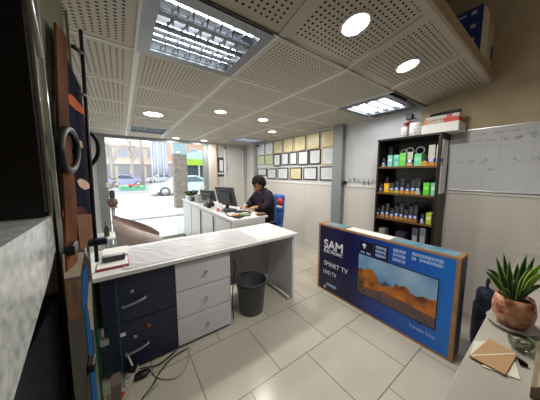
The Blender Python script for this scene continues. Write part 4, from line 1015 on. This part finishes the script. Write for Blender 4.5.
# ================================================================== LEFT FOREGROUND
PX, PYN, PYF = -.145, .765, 1.24
struct('wall_pier', MB().box(-.60, PX - .012, PYN, PYF, 0, CZ - .002), mat('pier_beige', 'A2947E', .7, noise=('857A68', 7)))
struct('trim_12', MB().box(PX - .013, PX - .007, PYN - .004, PYN + .001, 1.37, CZ - .002), M_alu)
t = thing('display_cabinet', (-.6, .45, 0), 'tall black cabinet with a marble ledge at the left edge of the photo', 'cabinet')
MB().box(-1.2, PX - .014, PYN - .03, PYN - .006, 1.362, CZ - .002).build('upper_panel', M_blk2, t)
MB().box(-1.2, PX - .011, .1, PYN - .006, .62, 1.15).build('carcass', M_blk2, t)
MB().box(-1.2, PX - .0115, .1, PYN - .0065, 0, .62).build('base', mat('cab_base', '2A2018', .6, noise=('4A3C30', 12)), t)
MB().prism([(PX - .008, PYN - .006, 1.27), (PX - .008, PYN - .006, 1.36), (PX - .008, .1, 1.36), (PX - .008, .1, 1.02), (PX - .008, .45, 1.13), (PX - .008, .62, 1.20), (PX - .008, .70, 1.235)], (-.9, 0, 0)).build('marble_ledge', mat('marble', 'D8DBDA', .2, noise=('A4AAAA', 45)), t)
e0, e1 = aty(30, 0, .60), aty(40.5, 57, .60)
MB().cyl(e0 + (e0 - e1), e1, .0045).build('metal_bar', M_alu, t)
# glass door folded against the pier
t = thing('glass_door', (PX + .01, 1.0, 0), 'frameless glass door folded open against the left pier, with a ring handle and its reflection modelled solid', 'door')
MB().box(PX - .002, PX + .006, PYN + .004, 1.215, .02, 2.12).build('glass_leaf', M_tint, t)
MB().box(PX - .0025, PX + .0065, 1.215, 1.221, .02, 1.0).build('green_edge', M_edge, t)
MB().box(PX - .0025, PX + .0065, 1.215, 1.221, 1.0, 2.12).build('upper_edge', mat('edge_beige', 'A89C88', .3), t)
MB().box(PX - .0025, PX + .0065, PYN, PYN + .004, .02, 2.12).build('near_edge', mat('edge_pale', 'C8D2CC', .2), t)
b0, b1 = atx(80.5, 30, PX + .03), atx(97, 262, PX + .03)
MB().cyl(b1, (b0.x, b0.y, min(b0.z, CZ - .01)), .0075).build('pull_bar', M_black, t)
for k, pyy in enumerate((54, 97, 240)):
    u = (pyy - 30) / 232; c = b0 + (b1 - b0) * u
    MB().cyl((PX + .004, c.y - .05, c.z), (c.x, c.y, c.z), .009).build('bar_bracket', M_black, t)
M_ring = mat('ring_dark', '1A1B1E', .5, spec=.3)
hc = atx(68, 147, PX + .02)
ey, ez, tl_ = .135, .064, .25
MB().tube([(PX + .02, hc.y + .03 + ey * math.cos(2 * PI * k / 20), hc.z - .005 + ez * math.sin(2 * PI * k / 20 + .25)) for k in range(20)], .0095, 10, True).build('door_ring', M_ring, t)  # mirror image of the arc handle in the glass, modelled as a solid ring
MB().cyl((PX + .004, hc.y + .03 + ey, hc.z), (PX + .02, hc.y + .03 + ey, hc.z), .009).build('ring_stub', M_dgrey, t)
yr = b0.y - .06
MB().tube([aty(*p, yr) for p in ((86, 132), (92, 134.5), (97, 141), (98.5, 149), (97, 157), (92, 164), (88, 167))], .0085, 10).build('door_ring', M_ring, t)
for px, py in ((66.5, 249), (88, 365)):
    q = atx(px, py, PX + .008); MB().box(PX + .006, PX + .03, q.y - .03, q.y + .03, q.z - .014, q.z + .014, .005).build('clamp', M_black, t)
q = atx(95, 242, PX + .03); MB().box(PX + .01, PX + .075, q.y - .02, q.y + .02, q.z - .014, q.z + .014, .005).build('clamp', M_navy, t)
# reflections in the glass, modelled as a solid strip and coloured sheets
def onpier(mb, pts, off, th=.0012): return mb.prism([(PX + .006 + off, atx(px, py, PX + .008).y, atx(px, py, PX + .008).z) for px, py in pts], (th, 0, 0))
t = tag(onpier(MB(), [(54, 22), (65.5, 38), (67, 112), (70, 150), (75, 200), (76, 262), (65, 272), (62.5, 200), (60, 160), (57, 130)], .0005, .006).build('brown_reflection', mat('reflection_strip', '3E2416', .9, spec=.05, noise=('7A4E30', 3.2))), 'brown upright reflection in the glass door, modelled as a solid strip', 'reflection_strip')
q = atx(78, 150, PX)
t = thing('flat_sheet', (PX + .007, q.y, q.z - .3), 'dark navy reflection with orange streak in the glass door, modelled as sheets', 'poster')  # dark reflection in the glass, laid on as coloured sheets
onpier(MB(), [(66, 56), (81, 88), (87, 140), (94, 226), (78, 226), (73, 170), (69, 112)], .0002).build('sheet', mat('reflect_navy', '0C1024', .95, spec=.03), t)
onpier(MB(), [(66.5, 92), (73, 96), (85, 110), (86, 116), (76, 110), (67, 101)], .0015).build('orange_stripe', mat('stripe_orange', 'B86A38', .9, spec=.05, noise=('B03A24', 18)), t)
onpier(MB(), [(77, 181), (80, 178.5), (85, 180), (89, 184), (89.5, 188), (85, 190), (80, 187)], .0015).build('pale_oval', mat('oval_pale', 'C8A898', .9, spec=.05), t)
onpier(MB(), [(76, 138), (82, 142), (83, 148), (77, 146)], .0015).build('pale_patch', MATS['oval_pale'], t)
onpier(MB(), [(76, 214), (92, 214), (94.5, 238), (88, 246), (80, 250)], .002).build('lower_reflection', mat('reflect_tan', '6E4A38', .9, spec=.05, noise=('7A5A48', 9)), t)
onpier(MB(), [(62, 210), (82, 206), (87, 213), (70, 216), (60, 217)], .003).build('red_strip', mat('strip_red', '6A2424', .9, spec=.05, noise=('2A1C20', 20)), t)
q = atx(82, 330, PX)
t = thing('flat_sheet', (PX + .007, q.y, .3), 'blue and cream reflections low in the left glass door, modelled as sheets', 'poster')  # lower reflections in the glass, laid on as coloured sheets
onpier(MB(), [(62, 254), (84, 250), (90, 262), (94.5, 340), (97.5, 399), (98, 430), (83, 450), (75, 395), (67, 310)], .0002).build('sheet', mat('reflect_grey', '30302F', .9, spec=.05, noise=('3E3A32', 6)), t)
onpier(MB(), [(62, 254), (84, 252), (80, 276), (64, 279)], .0015).build('pale_top', mat('reflect_cream', '94877A', .9, spec=.05, noise=('7E705E', 8)), t)
onpier(MB(), [(64, 281), (81, 279), (82, 318), (68, 322)], .0015).build('brown_band', mat('reflect_brown', '5C442C', .9, spec=.05, noise=('3A2C22', 8)), t)
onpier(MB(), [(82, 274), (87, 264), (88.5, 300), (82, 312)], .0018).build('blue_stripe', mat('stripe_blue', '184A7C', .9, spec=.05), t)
onpier(MB(), [(88.5, 284), (91, 280), (93.5, 330), (90, 330), (87, 305)], .002).build('cream_stripe', MATS['reflect_cream'], t)
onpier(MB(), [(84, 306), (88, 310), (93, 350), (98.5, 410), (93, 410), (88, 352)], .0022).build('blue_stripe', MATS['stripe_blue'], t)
# low glass panel before the navy cabinet
t = thing('glass_divider', (-.12, 1.66, 0), 'narrow upright glass sheet in front of the navy cabinet left side', 'glass divider')
MB().box(-.20, -.075, 1.655, 1.663, .0, .745).build('pane', M_tint, t)
MB().box(-.078, -.073, 1.6545, 1.6635, .0, .745).build('edge', M_edge, t)
q = aty(104, 343, 1.65); MB().box(q.x - .02, q.x + .025, 1.64, 1.675, q.z - .02, q.z + .02, .004).build('clamp', M_alu, t)

# ================================================================== RIGHT FOREGROUND COUNTER
RZ = .78
t = thing('service_counter', (1.8, -.2, 0), 'pale grey counter in the lower right corner holding the flower pot', 'counter')
M_rc = mat('counter_grey', 'B4B0A8', .35, noise=('A8A49C', 5))
MB().box(.50, WX - .02, -.60, .16, RZ - .04, RZ, .004).build('countertop', M_rc, t)
MB().box(.54, WX - .03, -.56, .12, 0, RZ - .04).build('body', M_inner, t)
# plant pot
_p = atz(511, 326, RZ); px_, py_ = _p.x, _p.y
t = thing('potted_plant', (px_, py_, RZ), 'variegated spiky plant in an orange patterned round pot on the right counter', 'plant')
PR = .067
MB().lathe([(0, .012), (PR * .62, .012), (PR * .95, .05), (PR * 1.02, .085), (PR * .93, .125), (PR * .84, .145), (PR * .78, .142), (PR * .84, .12), (PR * .5, .1), (0, .1)], (px_, py_, RZ), 40).build('pot', mat('pot_orange', '7E2A16', .25, noise=('E2AE88', 26)), t)
MB().lathe([(0, .128), (PR * .8, .128), (PR * .8, .12), (0, .12)], (px_, py_, RZ), 24).build('soil', mat('soil', '241C16', .9), t)
MB().lathe([(0, .001), (PR * .9, .001), (PR * 1.18, .016), (PR * 1.2, .02), (PR * 1.14, .02), (PR * .88, .008), (0, .008)], (px_, py_, RZ), 40).build('saucer', mat('saucer', 'B0AEA6', .3), t)
def leafmat(nm, edge, mid):
    m = bpy.data.materials.new(nm); m.use_nodes = True; nt = m.node_tree; b_ = nt.nodes['Principled BSDF']; b_.inputs['Roughness'].default_value = .45
    uv = nt.nodes.new('ShaderNodeUVMap'); sp = nt.nodes.new('ShaderNodeSeparateXYZ'); nt.links.new(uv.outputs[0], sp.inputs[0])
    r = nt.nodes.new('ShaderNodeValToRGB'); nt.links.new(sp.outputs['X'], r.inputs[0]); cr = r.color_ramp; cr.interpolation = 'LINEAR'
    cr.elements[0].color = lin(edge); cr.elements[0].position = .12; cr.elements[1].color = lin(edge); cr.elements[1].position = .9
    e = cr.elements.new(.2); e.color = lin(mid); e = cr.elements.new(.82); e.color = lin(mid)
    nt.links.new(r.outputs[0], b_.inputs['Base Color']); return m
M_l1 = leafmat('leaf_variegated', 'B4C47A', '4C7040'); M_l2 = leafmat('leaf_plain', '5A8048', '446A3C'); M_l3 = leafmat('leaf_light', 'C4D474', '88AC50')
def leaf(base, tip, sag, wid, m, up=(0, 0, 1)):
    base = Vector(base); tip = Vector(tip); d = tip - base; sd = d.cross(Vector((_fw.x, _fw.y, 0))).normalized()
    bm = bmesh.new(); uvl = bm.loops.layers.uv.new('UVMap'); N = 9; rows = []
    for i in range(N):
        u = i / (N - 1); c = base + d * u + Vector((0, 0, sag * 4 * u * (1 - u)))
        ww = wid * (.35 + 1.3 * u if u < .45 else (1 - ((u - .45) / .55) ** 1.7) * .935 + .0)
        rows.append([bm.verts.new(c + sd * ww * .5 * k + Vector((_fw.x, _fw.y, 0)) * (.12 * ww * abs(k))) for k in (-1, -.5, 0, .5, 1)])
    for i in range(N - 1):
        for j in range(4):
            f = bm.faces.new((rows[i][j], rows[i][j + 1], rows[i + 1][j + 1], rows[i + 1][j])); f.smooth = True
            for lp, uvv in zip(f.loops, ((j / 4, i / N), ((j + 1) / 4, i / N), ((j + 1) / 4, (i + 1) / N), (j / 4, (i + 1) / N))): lp[uvl].uv = uvv
    bmesh.ops.solidify(bm, geom=list(bm.faces), thickness=.0012)
    org = ORG[t.name]; bmesh.ops.translate(bm, vec=-org, verts=bm.verts)
    me = bpy.data.meshes.new('leaf'); bm.to_mesh(me); bm.free(); me.materials.append(m)
    o = bpy.data.objects.new('leaf', me); COL.objects.link(o); o.parent = t; ORG[o.name] = org
def lt(px, py, off=0): # leaf tip through a pixel, on a vertical plane near the pot
    d = ray(px, py); n = Vector((_fw.x, _fw.y, 0)).normalized(); dist = (Vector((px_, py_, 0)) - Vector((0, 0, 0))).dot(n) + off
    return _C + d * (dist / d.dot(n))
zb = RZ + .118
for (tx, ty, off, sag, wid, m, bx) in ((486, 269, .03, .035, .032, M_l2, -.03), (484.5, 271, -.02, .02, .034, M_l1, -.04), (496, 256, .0, .0, .042, M_l1, -.02), (503.5, 252.5, .03, .0, .04, M_l2, -.01),
                                       (509, 259, -.02, -.01, .046, M_l1, .0), (527, 254, .04, .0, .055, M_l2, .02), (535, 256, .02, .0, .05, M_l2, .03), (514, 284, -.05, .05, .04, M_l1, .0), (543, 263, -.02, .02, .06, M_l3, .03),
                                       (548, 272, -.05, .03, .055, M_l3, .04), (546, 285, -.03, .02, .04, M_l2, .04), (518, 262, .05, .0, .05, M_l2, .01), (500, 290, -.06, .02, .035, M_l1, -.02), (538, 291, -.06, .03, .035, M_l2, .02), (530, 268, .0, .01, .05, M_l1, .02)):
    leaf((px_ + _rt.x * bx * .7, py_ + _rt.y * bx * .7, zb), lt(tx, ty, off), sag, wid * .8, m)
# glass jar
jx, jy = 1.265, -.015
q = atz(520, 350, RZ)
t = thing('glass_bowl', (q.x, q.y, RZ), 'small cut glass bowl with greenish stones in front of the plant pot', 'bowl')
MB().lathe([(0, .004), (.02, .004), (.031, .016), (.037, .038), (.037, .052), (.034, .052), (.034, .038), (.026, .016), (0, .010)], (q.x, q.y, RZ), 10).build('bowl', thin_glass('jar_glass', 'E6ECE2'), t)
st = MB(); rr = random.Random(2)
for k in range(14): st.blob((q.x + rr.uniform(-.018, .018), q.y + rr.uniform(-.018, .018), RZ + .018 + rr.uniform(0, .02)), .009, .008, .007, 1, .3)
tag(st.build('stones', mat('stones', '8A8464', .4, noise=('DCD8C8', 60)), t), kind='stuff')
# envelopes
def env(c, w_, l_, rot, zb, col, label, tilt=0, flap=True):
    R = Matrix.Translation((c[0], c[1], zb)) @ Matrix.Rotation(rot, 4, 'Z')
    t = thing('envelope', (c[0], c[1], zb), label, 'envelope', 'envelopes on the right counter')
    MB().box(-w_ / 2, w_ / 2, -l_ / 2, l_ / 2, 0, .004, 0, R).build('sleeve', mat('env_' + col, col, .6), t)
    if flap: MB().box(-w_ / 2 * .98, w_ / 2 * .98, -.004, .004, .004, .0046, 0, R @ Matrix.Rotation(math.radians(30), 4, 'Z')).build('flap_line', M_paper, t)
p1, p2, p3, p4 = [atz(*p, RZ) for p in ((469, 358), (489, 341), (517, 356), (505, 377))]
def quad_env(P, zb, col, label, line=None):
    c = sum(P, Vector()) / 4; t = thing('envelope', (c.x, c.y, zb), label, 'envelope', 'envelopes on the right counter')
    MB().prism([(p.x, p.y, zb) for p in P], (0, 0, .004)).build('sleeve', mat('env_' + col, col, .6), t)
    a, b = (P[0] + P[1] * 0), P[2]
    if line: 
        d = (b - a).normalized(); n = Vector((-d.y, d.x, 0)) * .003
        MB().prism([(a + d * .01 + n) + Vector((0, 0, zb + .004 - a.z)), (b - d * .01 + n) + Vector((0, 0, zb + .004 - a.z)), (b - d * .01 - n) + Vector((0, 0, zb + .004 - a.z)), (a + d * .01 - n) + Vector((0, 0, zb + .004 - a.z))], (0, 0, .0008)).build('flap_line', mat('env_line', 'D8CBB4', .6), t)
P = [atz(*p, RZ) for p in ((481, 366), (497, 358), (521, 372), (520, 380))]; quad_env([atz(*p, RZ) for p in ((481.5, 367), (500, 352), (515, 362), (520, 380.5))], RZ, 'E0DCCC', 'white envelope under the right side of the brown envelope')
quad_env([atz(*p, RZ) for p in ((469.5, 357.5), (474, 342), (489, 342), (490, 352))], RZ + .0005, 'D6D4CA', 'white envelope under the upper left of the brown envelope')
quad_env([p1, p2, p3, p4], RZ + .006, 'B08C66', 'brown envelope lying on top of the white envelopes', True)
t = tag(MB().strip([[lt_ for lt_ in (atz(516, 357, RZ + .012), atz(517, 359, RZ + .008))], [atz(521, 359, RZ + .016), atz(520, 365, RZ + .006)], [atz(528, 364, RZ + .01), atz(528.5, 367.5, RZ + .006)]], .002).build('red_leaf', mat('leaf_red', '7A3A3C', .6)), 'fallen dull red leaf beside the brown envelope', 'leaf')
t = thing('card_stand', (1.16, -.06, RZ), 'beige-brown upright holder at the right edge of the counter', 'holder')
a = atz(529, 398, RZ); b = atz(537, 350, RZ)
dv = (b - a); MB().prism([(a.x, a.y, RZ), (b.x, b.y, RZ), (b.x + .03, b.y - .05, RZ), (a.x + .03, a.y - .05, RZ)], (0, 0, .04), .003).build('body', mat('holder_tan', '7A705C', .6, noise=('8C8068', 15)), t)
MB().prism([(a.x + .008, a.y - .012, RZ + .04), (b.x + .008, b.y - .012, RZ + .04), (b.x + .022, b.y - .04, RZ + .04), (a.x + .022, a.y - .04, RZ + .04)], (0, 0, .006)).build('top_strip', mat('holder_pale', 'A89C84', .6), t)
# dark blue bag on the floor between counter and tv box
t = thing('duffel_bag', (2.42, .29, 0), 'dark blue bag standing between the television box and right counter', 'bag')
M_bag = mat('bag_blue', '1B2740', .6, noise=('131C30', 8))
_R = Matrix.Translation((2.40, .285, 0)) @ Matrix.Rotation(.25, 4, 'Z')
MB().box(-.10, .10, -.07, .07, .0, .40, .045, _R).box(-.085, .09, -.06, .06, .34, .52, .05, _R).blob((2.33, .27, .2), .06, .06, .12, 3).blob((2.36, .27, .40), .05, .05, .07, 3).build('bag_body', M_bag, t)
MB().tube([(2.37, .28, .54), (2.39, .29, .585), (2.46, .29, .585), (2.49, .29, .54)], .009).build('strap', M_black, t)

# ================================================================== LOFT BOXES
zL = NZ(.44) + .062
bx0 = 2.33
struct('loft_floor', MB().box(-.62, WX, .456, 1.01, NZ(.44) + .04, zL), M_ceil)
M_txt = mat('print_pale', 'C4CAD8', .5)
for k in range(4):
    z0 = zL + .002 + k * .098
    t = thing('blue_carton', (2.45, .62, z0), 'dark blue carton on the loft edge, %s of the stack' % ('lowest', 'second from bottom', 'third from bottom', 'topmost')[k], 'box', 'dark blue cartons on the loft')
    MB().box(bx0, bx0 + .2, .462, .97, z0, z0 + .095, .002).build('carton', M_bluebox, t)
    MB().box(bx0 - .001, bx0, .56, .70, z0 + .05, z0 + .064).box(bx0 - .001, bx0, .50, .53, z0 + .044, z0 + .07).build('white_print', M_txt, t)
    MB().box(bx0 + .004, bx0 + .198, .459, .462, z0 + .002, z0 + .094).build('white_end', mat('carton_end', 'CFC8B8', .7), t)
t = thing('beige_carton', (2.66, .5, zL), 'beige carton standing beside the blue cartons on the loft edge', 'box')
MB().box(bx0 + .205, bx0 + .42, .462, .70, zL + .002, zL + .36, .003).build('carton', mat('beige_card', 'B8A88C', .7), t)
MB().box(bx0 + .36, bx0 + .424, .459, .47, zL + .10, zL + .20).build('blue_label', M_bluebox, t)
